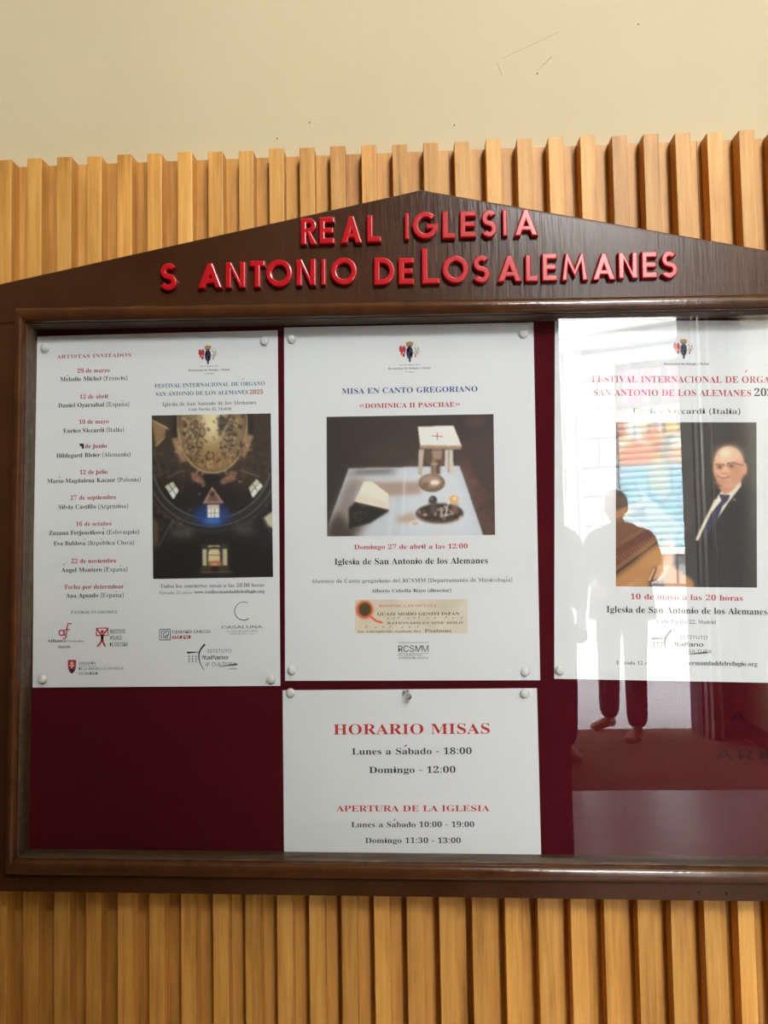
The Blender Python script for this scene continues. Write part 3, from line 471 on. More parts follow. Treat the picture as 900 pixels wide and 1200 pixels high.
'3': (376, [[163, -7, 117, -4, 81, 5, 53, 18, 34, 35, 23, 54, 19, 74, 23, 96, 36, 113, 54, 123, 76, 126, 82, 89, 99, 62, 125, 46, 158, 40, 199, 49, 216, 61, 230, 79, 238, 105, 241, 139, 234, 174, 214, 202, 181, 221, 137, 227, 95, 227, 95, 269, 140, 269, 178, 275, 204, 296, 220, 327, 225, 367, 221, 400, 211, 424, 193, 440, 169, 445, 148, 441, 133, 430, 116, 391, 111, 341, 75, 345, 47, 356, 30, 374, 24, 401, 34, 434, 62, 461, 108, 480, 173, 486, 237, 479, 286, 458, 317, 423, 328, 377, 320, 335, 298, 301, 265, 275, 225, 256, 279, 238, 305, 222, 326, 201, 340, 174, 345, 138, 341, 101, 329, 70, 312, 44, 288, 25, 230, 1]]),
'4': (376, [[121, 0, 121, 36, 140, 36, 179, 44, 191, 58, 195, 84, 195, 125, 9, 125, 9, 166, 199, 480, 293, 480, 293, 169, 363, 169, 363, 125, 293, 125, 293, 84, 297, 58, 309, 44, 348, 36, 357, 36, 357, 0], [56, 169, 195, 169, 195, 287, 196, 351, 199, 416, 189, 394, 174, 366, 158, 338, 146, 319]]),
'5': (376, [[165, -7, 119, -4, 84, 5, 58, 18, 40, 35, 30, 54, 27, 75, 31, 95, 42, 109, 59, 118, 81, 121, 88, 83, 111, 52, 130, 43, 154, 40, 195, 50, 212, 63, 226, 83, 234, 111, 237, 148, 231, 192, 213, 223, 184, 241, 146, 247, 103, 243, 71, 235, 40, 247, 62, 480, 316, 480, 319, 357, 281, 357, 275, 380, 267, 399, 244, 406, 105, 406, 94, 281, 126, 288, 168, 291, 238, 282, 293, 256, 328, 211, 340, 148, 336, 108, 324, 75, 306, 48, 282, 27, 226, 1]]),
'6': (376, [[197, -7, 150, -1, 109, 18, 76, 49, 51, 93, 35, 151, 30, 222, 33, 275, 42, 325, 57, 370, 77, 409, 104, 441, 137, 466, 176, 481, 222, 486, 261, 484, 291, 476, 313, 464, 329, 449, 338, 431, 340, 412, 336, 393, 322, 376, 298, 364, 260, 360, 256, 400, 243, 434, 232, 443, 216, 447, 180, 435, 152, 401, 134, 345, 125, 269, 161, 286, 218, 294, 273, 285, 315, 258, 343, 214, 352, 155, 342, 90, 313, 38, 264, 5], [199, 38, 222, 44, 239, 64, 251, 98, 255, 148, 250, 196, 238, 228, 219, 247, 193, 253, 154, 243, 125, 221, 131, 138, 147, 81, 170, 48]]),
'7': (376, [[111, 0, 289, 406, 113, 406, 86, 398, 74, 372, 70, 338, 30, 338, 33, 480, 353, 480, 353, 447, 168, 0]]),
'8': (376, [[183, -7, 132, -2, 91, 11, 60, 31, 38, 57, 25, 88, 20, 122, 27, 162, 47, 193, 79, 219, 119, 242, 83, 267, 57, 296, 41, 327, 36, 364, 39, 395, 50, 423, 70, 449, 99, 469, 140, 482, 191, 486, 254, 478, 299, 453, 325, 415, 334, 369, 328, 333, 310, 305, 244, 260, 296, 230, 330, 199, 349, 166, 355, 127, 344, 71, 310, 29, 256, 2], [203, 283, 224, 298, 239, 317, 247, 340, 250, 370, 243, 407, 222, 436, 206, 444, 187, 447, 163, 442, 145, 426, 134, 402, 130, 372, 135, 341, 149, 318], [187, 32, 218, 37, 241, 55, 257, 82, 262, 116, 256, 146, 239, 170, 208, 192, 164, 216, 126, 178, 115, 152, 111, 120, 116, 84, 132, 56, 156, 38]]),
'9': (376, [[152, -7, 116, -4, 88, 4, 67, 17, 53, 33, 42, 69, 50, 94, 75, 107, 87, 80, 103, 56, 126, 41, 156, 36, 205, 57, 237, 122, 251, 230, 212, 198, 186, 188, 155, 185, 103, 194, 60, 220, 33, 264, 24, 324, 28, 369, 42, 409, 64, 441, 95, 466, 133, 481, 177, 486, 223, 480, 264, 463, 298, 433, 323, 390, 340, 332, 345, 261, 334, 157, 321, 111, 301, 72, 274, 39, 241, 14, 200, -2], [184, 233, 206, 236, 224, 245, 251, 278, 245, 352, 231, 403, 209, 432, 181, 441, 156, 434, 137, 413, 125, 377, 121, 328, 128, 275, 149, 244]]),
'-': (216, [[27, 154, 27, 206, 189, 206, 189, 154]]),
':': (180, [[89, 278, 60, 289, 51, 303, 48, 324, 51, 345, 60, 359, 89, 369, 119, 359, 129, 345, 132, 324, 129, 303, 119, 289], [89, -9, 60, 1, 51, 15, 48, 36, 51, 57, 60, 71, 89, 81, 119, 71, 129, 57, 132, 36, 129, 15, 119, 1]]),
'(': (202, [[126, -106, 81, -43, 51, 28, 33, 104, 27, 184, 33, 265, 51, 342, 81, 415, 126, 480, 181, 480, 140, 413, 110, 340, 93, 264, 87, 185, 93, 108, 110, 32, 140, -40, 181, -106]]),
')': (202, [[21, -106, 62, -40, 91, 32, 109, 108, 115, 185, 109, 264, 91, 340, 61, 413, 20, 480, 76, 480, 120, 415, 151, 342, 169, 265, 175, 184, 169, 104, 151, 28, 120, -43, 76, -106]]),
',': (180, [[28, -87, 47, -3, 61, 78, 124, 78, 129, 71, 104, -8, 71, -87]]),
'.': (180, [[89, -9, 60, 1, 51, 15, 48, 36, 51, 57, 60, 71, 89, 81, 119, 71, 129, 57, 132, 36, 129, 15, 119, 1]])}
GN = {
'A': (480, [[16, 0, 201, 509, 276, 509, 463, 0, 395, 0, 287, 302, 264, 372, 232, 478, 245, 478, 213, 371, 191, 302, 85, 0], [110, 142, 110, 199, 370, 199, 370, 142]]),
'B': (456, [[60, 0, 60, 509, 241, 509, 289, 504, 329, 491, 359, 469, 381, 442, 394, 410, 398, 374, 395, 344, 387, 320, 356, 286, 315, 267, 315, 262, 339, 257, 363, 245, 385, 227, 402, 203, 414, 173, 418, 136, 413, 100, 400, 67, 377, 39, 344, 18, 301, 4, 247, 0], [125, 57, 245, 57, 296, 63, 330, 80, 349, 105, 355, 137, 352, 161, 342, 184, 327, 203, 306, 218, 279, 228, 248, 231, 125, 231], [125, 285, 238, 285, 288, 296, 308, 309, 323, 326, 333, 348, 336, 372, 330, 403, 313, 429, 283, 446, 240, 452, 125, 452]]),
'C': (510, [[267, -7, 205, 1, 150, 25, 104, 63, 70, 115, 48, 179, 40, 254, 48, 329, 70, 393, 104, 445, 150, 484, 205, 508, 267, 516, 340, 504, 373, 490, 402, 471, 427, 447, 448, 418, 463, 385, 473, 348, 408, 348, 389, 395, 357, 428, 315, 449, 267, 456, 223, 450, 184, 432, 150, 403, 125, 364, 109, 314, 103, 254, 109, 194, 125, 145, 151, 105, 184, 76, 223, 59, 267, 53, 315, 60, 357, 81, 389, 114, 408, 160, 473, 160, 463, 124, 448, 91, 428, 62, 402, 38, 373, 19, 341, 5, 305, -4]]),
'D': (502, [[219, 0, 96, 0, 96, 57, 215, 57, 272, 63, 318, 81, 354, 110, 379, 149, 394, 198, 399, 255, 394, 312, 379, 361, 354, 399, 320, 428, 275, 446, 221, 452, 93, 452, 93, 509, 225, 509, 294, 501, 353, 478, 399, 441, 433, 391, 455, 329, 462, 255, 455, 181, 433, 119, 398, 68, 351, 31, 291, 8], [125, 509, 125, 0, 60, 0, 60, 509]]),
'E': (419, [[60, 0, 60, 509, 372, 509, 372, 452, 125, 452, 125, 286, 355, 286, 355, 229, 125, 229, 125, 57, 375, 57, 375, 0]]),
'F': (410, [[60, 0, 60, 509, 369, 509, 369, 452, 125, 452, 125, 278, 346, 278, 346, 221, 125, 221, 125, 0]]),
'H': (517, [[60, 0, 60, 509, 125, 509, 125, 289, 392, 289, 392, 509, 457, 509, 457, 0, 392, 0, 392, 232, 125, 232, 125, 0]]),
'I': (301, [[31, 0, 31, 57, 118, 57, 118, 452, 31, 452, 31, 509, 269, 509, 269, 452, 183, 452, 183, 57, 269, 57, 269, 0]]),
'L': (393, [[60, 0, 60, 509, 125, 509, 125, 57, 361, 57, 361, 0]]),
'M': (628, [[60, 0, 60, 509, 152, 509, 277, 187, 287, 159, 299, 123, 311, 84, 322, 49, 307, 49, 318, 83, 330, 121, 342, 158, 352, 187, 476, 509, 568, 509, 568, 0, 504, 0, 504, 291, 504, 327, 505, 369, 506, 413, 507, 457, 513, 457, 498, 409, 482, 363, 467, 322, 456, 291, 342, 0, 286, 0, 170, 291, 159, 321, 145, 361, 129, 408, 112, 457, 119, 457, 120, 416, 121, 372, 122, 328, 122, 291, 122, 0]]),
'N': (523, [[60, 0, 60, 509, 136, 509, 343, 183, 363, 151, 388, 107, 414, 55, 405, 54, 401, 108, 399, 157, 399, 195, 399, 509, 463, 509, 463, 0, 387, 0, 202, 290, 177, 331, 148, 381, 108, 452, 119, 454, 122, 384, 124, 328, 125, 291, 125, 0]]),
'O': (533, [[267, -7, 205, 1, 150, 25, 105, 63, 70, 115, 48, 179, 40, 254, 48, 329, 70, 393, 105, 445, 150, 484, 205, 508, 267, 516, 329, 508, 384, 484, 429, 445, 464, 393, 486, 329, 493, 254, 486, 179, 464, 115, 429, 63, 384, 25, 329, 1], [267, 53, 310, 59, 349, 76, 383, 105, 408, 144, 425, 194, 430, 254, 425, 314, 408, 365, 383, 404, 349, 433, 310, 450, 267, 456, 223, 450, 184, 433, 151, 404, 125, 364, 109, 314, 103, 254, 109, 194, 125, 144, 151, 105, 184, 76, 223, 59]]),
'R': (449, [[60, 0, 60, 509, 236, 509, 290, 504, 333, 489, 367, 465, 390, 433, 405, 395, 409, 352, 405, 309, 390, 271, 367, 240, 333, 217, 289, 203, 236, 198, 96, 198, 96, 255, 234, 255, 269, 258, 298, 267, 319, 281, 334, 300, 342, 324, 345, 352, 342, 380, 334, 405, 319, 425, 298, 440, 269, 449, 233, 452, 125, 452, 125, 0], [353, 0, 230, 229, 303, 229, 428, 0]]),
'S': (447, [[224, -9, 172, -4, 128, 9, 91, 31, 64, 60, 46, 96, 38, 137, 104, 137, 110, 110, 123, 88, 142, 71, 166, 59, 224, 49, 257, 52, 286, 60, 311, 74, 329, 92, 341, 114, 346, 139, 342, 161, 332, 179, 296, 205, 245, 222, 184, 239, 128, 260, 86, 289, 60, 326, 52, 372, 58, 413, 75, 448, 102, 476, 138, 498, 180, 511, 227, 516, 275, 511, 316, 498, 351, 476, 377, 449, 394, 415, 401, 378, 337, 378, 326, 412, 302, 437, 267, 453, 225, 459, 194, 456, 167, 448, 145, 435, 129, 418, 118, 398, 115, 376, 119, 352, 131, 334, 169, 308, 212, 293, 264, 279, 312, 264, 359, 238, 395, 198, 405, 171, 408, 139, 403, 99, 386, 64, 360, 34, 323, 11, 278, -4]]),
'T': (449, [[32, 452, 32, 509, 417, 509, 417, 452, 257, 452, 257, 0, 193, 0, 193, 452]]),
'U': (517, [[259, -8, 203, -2, 154, 15, 114, 43, 85, 80, 66, 124, 60, 173, 60, 509, 124, 509, 124, 178, 128, 144, 141, 113, 160, 87, 187, 68, 220, 56, 259, 52, 298, 56, 331, 68, 357, 87, 377, 113, 389, 144, 393, 178, 393, 509, 457, 509, 457, 173, 451, 124, 433, 80, 403, 43, 363, 15, 315, -2]]),
'Z': (438, [[42, 0, 42, 46, 273, 385, 306, 431, 341, 476, 348, 454, 285, 452, 223, 452, 40, 452, 40, 509, 397, 509, 397, 462, 169, 129, 134, 81, 97, 33, 90, 54, 152, 57, 214, 57, 399, 57, 399, 0]]),
'a': (389, [[160, -9, 126, -5, 94, 5, 68, 22, 48, 45, 35, 73, 30, 108, 34, 138, 43, 161, 58, 179, 78, 193, 125, 211, 178, 220, 234, 227, 265, 235, 273, 243, 276, 255, 276, 257, 267, 297, 240, 322, 196, 331, 149, 322, 118, 301, 100, 274, 41, 291, 57, 322, 79, 346, 104, 364, 133, 375, 194, 384, 239, 379, 286, 360, 306, 343, 322, 320, 333, 290, 337, 251, 337, 0, 277, 0, 277, 52, 272, 52, 252, 25, 215, 1], [170, 45, 202, 49, 228, 59, 248, 74, 263, 93, 272, 115, 276, 138, 276, 190, 259, 182, 231, 176, 200, 171, 175, 168, 134, 159, 103, 139, 95, 124, 92, 105, 102, 72, 130, 52]]),
'b': (424, [[229, -8, 198, -5, 172, 4, 138, 31, 118, 59, 112, 59, 112, 0, 53, 0, 53, 509, 114, 509, 114, 319, 118, 319, 137, 346, 171, 373, 197, 381, 229, 384, 274, 378, 313, 361, 345, 332, 370, 293, 385, 245, 390, 189, 385, 133, 370, 84, 346, 45, 313, 16, 274, -2], [220, 47, 253, 51, 279, 66, 301, 88, 316, 117, 325, 151, 328, 189, 325, 227, 316, 261, 301, 290, 280, 311, 253, 325, 220, 330, 188, 325, 161, 312, 140, 291, 125, 263, 116, 229, 113, 189, 116, 150, 125, 115, 140, 86, 162, 65, 188, 51]]),
'c': (396, [[207, -8, 159, -2, 117, 16, 82, 46, 56, 85, 40, 133, 34, 187, 40, 243, 56, 291, 82, 330, 117, 360, 159, 378, 207, 384, 260, 377, 305, 356, 340, 322, 362, 277, 303, 262, 290, 289, 270, 311, 242, 325, 207, 330, 173, 325, 145, 310, 124, 287, 108, 258, 99, 224, 96, 187, 99, 151, 108, 117, 124, 89, 145, 66, 173, 51, 207, 46, 243, 52, 271, 66, 292, 89, 304, 117, 363, 102, 341, 56, 306, 21, 261, -1]]),
'd': (424, [[195, -8, 151, -2, 111, 16, 79, 45, 55, 84, 39, 133, 34, 189, 39, 245, 55, 293, 79, 332, 112, 361, 151, 378, 196, 384, 228, 381, 253, 373, 287, 346, 306, 319, 311, 319, 311, 509, 372, 509, 372, 0, 313, 0, 313, 59, 307, 59, 287, 31, 252, 4, 227, -5], [205, 47, 236, 51, 263, 65, 284, 86, 299, 115, 309, 150, 312, 189, 309, 229, 300, 263, 284, 291, 263, 312, 237, 325, 205, 330, 172, 325, 145, 311, 124, 290, 108, 261, 99, 227, 96, 189, 99, 151, 109, 117, 124, 88, 145, 66, 172, 51]]),
'e': (404, [[212, -8, 161, -2, 117, 16, 82, 46, 56, 85, 40, 132, 34, 187, 39, 242, 55, 290, 81, 329, 115, 359, 157, 378, 205, 384, 266, 374, 294, 361, 319, 341, 341, 315, 357, 282, 368, 242, 371, 194, 371, 169, 75, 169, 75, 221, 338, 221, 310, 202, 307, 237, 298, 269, 283, 294, 263, 314, 237, 326, 205, 330, 173, 326, 146, 313, 125, 294, 109, 270, 99, 241, 96, 211, 96, 178, 100, 139, 110, 106, 128, 80, 151, 61, 179, 50, 212, 46, 254, 53, 285, 73, 306, 105, 365, 91, 353, 63, 335, 39, 311, 19, 283, 4, 249, -5]]),
'f': (254, [[228, 379, 228, 327, 6, 327, 6, 379], [81, 0, 81, 432, 84, 461, 96, 486, 113, 505, 135, 519, 187, 530, 222, 527, 243, 521, 227, 468, 215, 472, 195, 474, 171, 470, 154, 460, 145, 443, 142, 419, 142, 0]]),
'g': (425, [[207, -151, 168, -148, 134, -140, 82, -110, 51, -69, 101, -41, 122, -66, 154, -88, 207, -97, 249, -92, 282, -75, 304, -47, 311, -6, 311, 68, 306, 68, 287, 41, 252, 16, 227, 8, 195, 5, 152, 10, 113, 27, 80, 53, 55, 90, 39, 136, 34, 191, 39, 246, 55, 293, 80, 332, 112, 361, 152, 378, 196, 384, 228, 382, 253, 373, 288, 346, 308, 319, 313, 319, 313, 379, 372, 379, 372, -9, 367, -54, 350, -90, 324, -117, 291, -136, 251, -147], [205, 59, 237, 63, 264, 75, 285, 95, 300, 121, 309, 154, 312, 193, 309, 231, 300, 264, 285, 291, 264, 312, 237, 325, 205, 330, 172, 325, 145, 312, 124, 290, 109, 262, 99, 229, 96, 193, 99, 155, 109, 123, 124, 96, 145, 76, 172, 63]]),
'h': (410, [[114, 227, 114, 0, 53, 0, 53, 509, 114, 509, 114, 287, 102, 287, 124, 332, 152, 362, 187, 379, 227, 384, 264, 380, 295, 369, 321, 349, 341, 321, 353, 285, 357, 240, 357, 0, 296, 0, 296, 235, 290, 275, 273, 304, 246, 323, 210, 329, 184, 326, 161, 317, 141, 303, 126, 283, 117, 257]]),
'i': (167, [[53, 0, 53, 379, 114, 379, 114, 0], [84, 443, 67, 446, 54, 455, 44, 468, 41, 483, 44, 499, 54, 512, 67, 521, 84, 524, 100, 521, 114, 512, 123, 499, 126, 483, 123, 468, 114, 455, 100, 446]]),
'l': (189, [[139, -2, 101, 3, 74, 20, 58, 47, 53, 84, 53, 509, 114, 509, 114, 99, 120, 62, 130, 54, 146, 52, 160, 53, 170, 54, 181, 3, 162, -1]]),
'm': (610, [[53, 0, 53, 379, 112, 379, 112, 295, 108, 295, 118, 323, 132, 346, 172, 376, 219, 386, 257, 380, 287, 361, 309, 331, 321, 295, 312, 295, 322, 321, 337, 343, 381, 375, 437, 386, 468, 383, 497, 372, 522, 354, 541, 328, 553, 296, 557, 255, 557, 0, 496, 0, 496, 254, 490, 289, 473, 313, 447, 326, 419, 330, 395, 328, 374, 320, 345, 290, 335, 247, 335, 0, 274, 0, 274, 260, 269, 288, 253, 311, 229, 326, 199, 330, 158, 320, 140, 307, 126, 289, 117, 266, 114, 238, 114, 0]]),
'n': (410, [[114, 227, 114, 0, 53, 0, 53, 379, 112, 379, 112, 287, 102, 287, 124, 332, 152, 362, 187, 379, 227, 384, 264, 380, 295, 369, 321, 349, 341, 321, 353, 285, 357, 240, 357, 0, 296, 0, 296, 235, 290, 275, 273, 304, 246, 323, 210, 329, 184, 326, 161, 317, 141, 303, 126, 283, 117, 257]]),
'o': (415, [[207, -8, 159, -2, 117, 16, 82, 46, 56, 85, 40, 133, 34, 187, 40, 243, 56, 291, 82, 330, 117, 360, 159, 378, 207, 384, 256, 378, 299, 360, 333, 330, 359, 291, 376, 243, 381, 187, 376, 133, 359, 85, 333, 46, 299, 16, 256, -2], [207, 46, 242, 51, 270, 66, 292, 89, 307, 117, 316, 151, 319, 187, 316, 224, 307, 258, 292, 287, 270, 310, 242, 325, 207, 330, 173, 325, 145, 310, 124, 287, 108, 258, 99, 224, 96, 187, 99, 151, 108, 117, 124, 89, 145, 66, 173, 51]]),
'r': (259, [[53, 0, 53, 379, 112, 379, 112, 321, 115, 321, 130, 347, 152, 367, 181, 380, 213, 385, 229, 384, 243, 384, 243, 322, 230, 324, 207, 326, 182, 323, 159, 315, 140, 301, 126, 284, 117, 262, 114, 237, 114, 0]]),
's': (365, [[182, -8, 145, -5, 112, 3, 84, 18, 62, 38, 45, 63, 36, 94, 94, 107, 105, 79, 124, 60, 150, 49, 181, 45, 217, 50, 244, 62, 262, 81, 268, 103, 265, 121, 254, 136, 237, 147, 212, 155, 149, 170, 104, 186, 72, 208, 53, 237, 47, 274, 51, 305, 65, 332, 87, 354, 115, 370, 149, 381, 187, 384, 223, 381, 254, 372, 279, 358, 299, 339, 324, 290, 268, 277, 258, 298, 243, 316, 219, 328, 187, 333, 156, 329, 131, 317, 114, 299, 109, 277, 112, 258, 124, 243, 172, 223, 229, 209, 275, 194, 306, 171, 325, 142, 331, 107, 326, 75, 312, 47, 290, 24, 260, 6, 223, -5]]),
't': (227, [[204, 379, 204, 327, 6, 327, 6, 379], [65, 471, 126, 471, 126, 98, 128, 76, 136, 61, 150, 53, 170, 50, 185, 51, 202, 54, 213, 2, 192, -3, 168, -4, 125, 2, 92, 21, 72, 52, 65, 93]]),
'u': (410, [[182, -5, 146, -1, 115, 11, 89, 31, 69, 59, 57, 95, 53, 139, 53, 379, 114, 379, 114, 144, 119, 105, 137, 75, 164, 56, 200, 50, 226, 53, 249, 62, 268, 77, 283, 97, 293, 122, 296, 153, 296, 379, 357, 379, 357, 0, 298, 0, 298, 92, 307, 92, 286, 47, 257, 17, 222, 0]]),
'v': (389, [[163, 0, 17, 379, 84, 379, 165, 155, 187, 87, 206, 21, 184, 21, 203, 87, 224, 155, 305, 379, 371, 379, 226, 0]]),
'y': (389, [[47, -139, 61, -86, 71, -87, 104, -89, 130, -74, 151, -36, 163, -1, 17, 379, 84, 379, 165, 155, 187, 87, 206, 21, 184, 21, 202, 87, 224, 155, 305, 379, 371, 379, 204, -58, 177, -107, 139, -136, 91, -145, 65, -143]])}
for G_ in (GS, GN):
    for k_, (adv_, loops_) in list(G_.items()):
        G_[k_] = (adv_ / 1000, [[(q[i] / 1000, q[i + 1] / 1000) for i in range(0, len(q), 2)] for q in loops_])
ACC = {'á': ('a', 'acute'), 'é': ('e', 'acute'), 'í': ('i', 'acute'), 'ó': ('o', 'acute'), 'ú': ('u', 'acute'), 'ñ': ('n', 'tilde'),
       'Á': ('A', 'acute'), 'Ó': ('O', 'acute'), 'ç': ('c', 'cedilla')}
_gc = {}

def area(L):
    return sum(L[i][0] * L[(i + 1) % len(L)][1] - L[(i + 1) % len(L)][0] * L[i][1] for i in range(len(L))) / 2

def thin(loops, d):
    """narrow the upright strokes only, as a lighter weight does"""
    if abs(d) < 1e-5:
        return loops
    out = []
    big = max(loops, key=lambda L: abs(area(L)))
    sgn = 1 if area(big) > 0 else -1
    for L in loops:
        n = len(L); N = []
        for i in range(n):
            ax, ay = L[i - 1]; bx, by = L[(i + 1) % n]
            tx, ty = bx - ax, by - ay
            l = math.hypot(tx, ty) or 1
            nx = ty / l * sgn
            N.append((L[i][0] - nx * d, L[i][1]))
        out.append(N)
    return out

def glyph(ch, font, wt):
    key = (ch, font, round(wt, 2))
    if key in _gc:
        return _gc[key]
    G = GS if font == 's' else GN
    base, acc = ACC.get(ch, (ch, None))
    if ch in '«»':
        loops = []
        for k in (0, 0.2):
            q = [(0.05 + k, .24), (0.22 + k, .42), (0.22 + k, .34), (0.13 + k, .24), (0.22 + k, .14), (0.22 + k, .06)]
            if ch == '»': q = [(0.50 - x, y) for x, y in q]
            loops.append(q)
        adv = 0.5
    elif ch == ' ' or (base not in G and base not in GS):
        loops, adv = [], 0.21
    else:
        adv, loops = G.get(base, GS.get(base))
        loops = list(loops)
        if base == 'i' and acc:
            loops = [max(loops, key=lambda L: abs(area(L)))]
        if font == 's':
            loops = thin(loops, 0.014 * (1 - wt)) if base.isalnum() else loops
        else:
            loops = thin(loops, -0.014 * wt)
    extra = []
    if acc:
        xs = [p[0] for L in loops for p in L]
        cx = (min(xs) + max(xs)) / 2
        up = 0.20 if base.isupper() else 0.0
        if acc == 'acute':
            extra.append([(cx - .04, .53 + up), (cx + .06, .70 + up), (cx + .15, .70 + up), (cx + .02, .53 + up)])
        elif acc == 'tilde':
            extra.append([(cx - .16, .55), (cx - .07, .66), (cx + .06, .60), (cx + .15, .67), (cx + .08, .56), (cx - .05, .61)])
        else:
            extra.append([(cx, 0), (cx + .09, -.12), (cx - .04, -.20), (cx - .02, -.15), (cx + .02, -.10)])
    tris = tessellate_polygon([[Vector((x, y, 0)) for x, y in L] for L in loops]) if loops else []
    flatv = [p for L in loops for p in L]
    tris = [tuple(t) for t in tris]
    for L in extra:
        n0 = len(flatv)
        flatv += L
        tris += [tuple(n0 + i for i in t) for t in tessellate_polygon([[Vector((x, y, 0)) for x, y in L]])]
    _gc[key] = (adv, flatv, tris)
    return _gc[key]

class Print:
    """collects flat ink shapes (mm, in the sheet's own frame) of one printed block, by ink"""
    def __init__(self):
        self.v, self.f, self.mi, self.inks = [], [], [], []
    def ink(self, k):
        if k not in self.inks: self.inks.append(k)
        return self.inks.index(k)
    def add(self, pts, tris, k):
        n = len(self.v)
        self.v += pts
        for t in tris:
            self.f.append(tuple(n + i for i in t)); self.mi.append(self.ink(k))
    def poly(self, pts, k):
        self.add(list(pts), tessellate_polygon([[Vector((x, y, 0)) for x, y in pts]]), k)
    def ell(self, cx, cy, rx, ry, k, n=20):
        self.poly([(cx + rx * math.cos(2 * PI * i / n), cy + ry * math.sin(2 * PI * i / n)) for i in range(n)], k)
    def line(self, pts, w, k, w1=None):
        m = len(pts)
        L, R = [], []
        for i, (x, y) in enumerate(pts):
            a, b = pts[max(i - 1, 0)], pts[min(i + 1, m - 1)]
            tx, ty = b[0] - a[0], b[1] - a[1]; l = math.hypot(tx, ty) or 1
            ww = (w + ((w1 if w1 is not None else w) - w) * i / max(m - 1, 1)) / 2
            L.append((x - ty / l * ww, y + tx / l * ww)); R.append((x + ty / l * ww, y - tx / l * ww))
        for i in range(m - 1):
            self.add([L[i], L[i + 1], R[i + 1], R[i]], [(0, 1, 2), (0, 2, 3)], k)
    def arc(self, cx, cy, r, a0, a1, w, k, n=24, w1=None):
        self.line([(cx + r * math.cos(math.radians(a0 + (a1 - a0) * i / n)), cy + r * math.sin(math.radians(a0 + (a1 - a0) * i / n))) for i in range(n + 1)], w, k, w1)
    def text(self, s, x0, x1, yb, k, wt=1, font='s', height=None, slope=0.0):
        fnt = 's' if font == 's' else 'n'
        bold, items, pen = True, [], 0.0
        star = '*' in s
        for ch in s:
            if ch == '*':
                bold = not bold; continue
            w = wt if not star else (1.0 if not bold else 0.1)
            adv, V, T = glyph(ch, fnt, w)
            items.append((pen, V, T)); pen += adv
        xs = [p + x for p, V, T in items for x, y in V]
        a, b = min(xs), max(xs)
        sx = (x1 - x0) / (b - a)
        sy = sx if height is None else height / 0.70
        sh = 0.22 if font == 'i' else 0.0
        for p, V, T in items:
            if T:
                self.add([(x0 + (p + x - a) * sx + sh * y * sy, yb + y * sy + slope * (p + x - a) * sx) for x, y in V], T, k)
    def build(self, name, parent, lift=0.00012):
        me = bpy.data.meshes.new(name)
        F = []
        for f in self.f:
            a, b, c = (self.v[i] for i in f)
            cr = (b[0] - a[0]) * (c[1] - a[1]) - (b[1] - a[1]) * (c[0] - a[0])
            F.append(f if cr > 0 else tuple(reversed(f)))
        me.from_pydata([(x / 1000, -lift, y / 1000) for x, y in self.v], [], F)
        for k in self.inks: me.materials.append(INK[k])
        me.polygons.foreach_set('material_index', self.mi)
        me.update()
        return link(bpy.data.objects.new(name, me), parent)

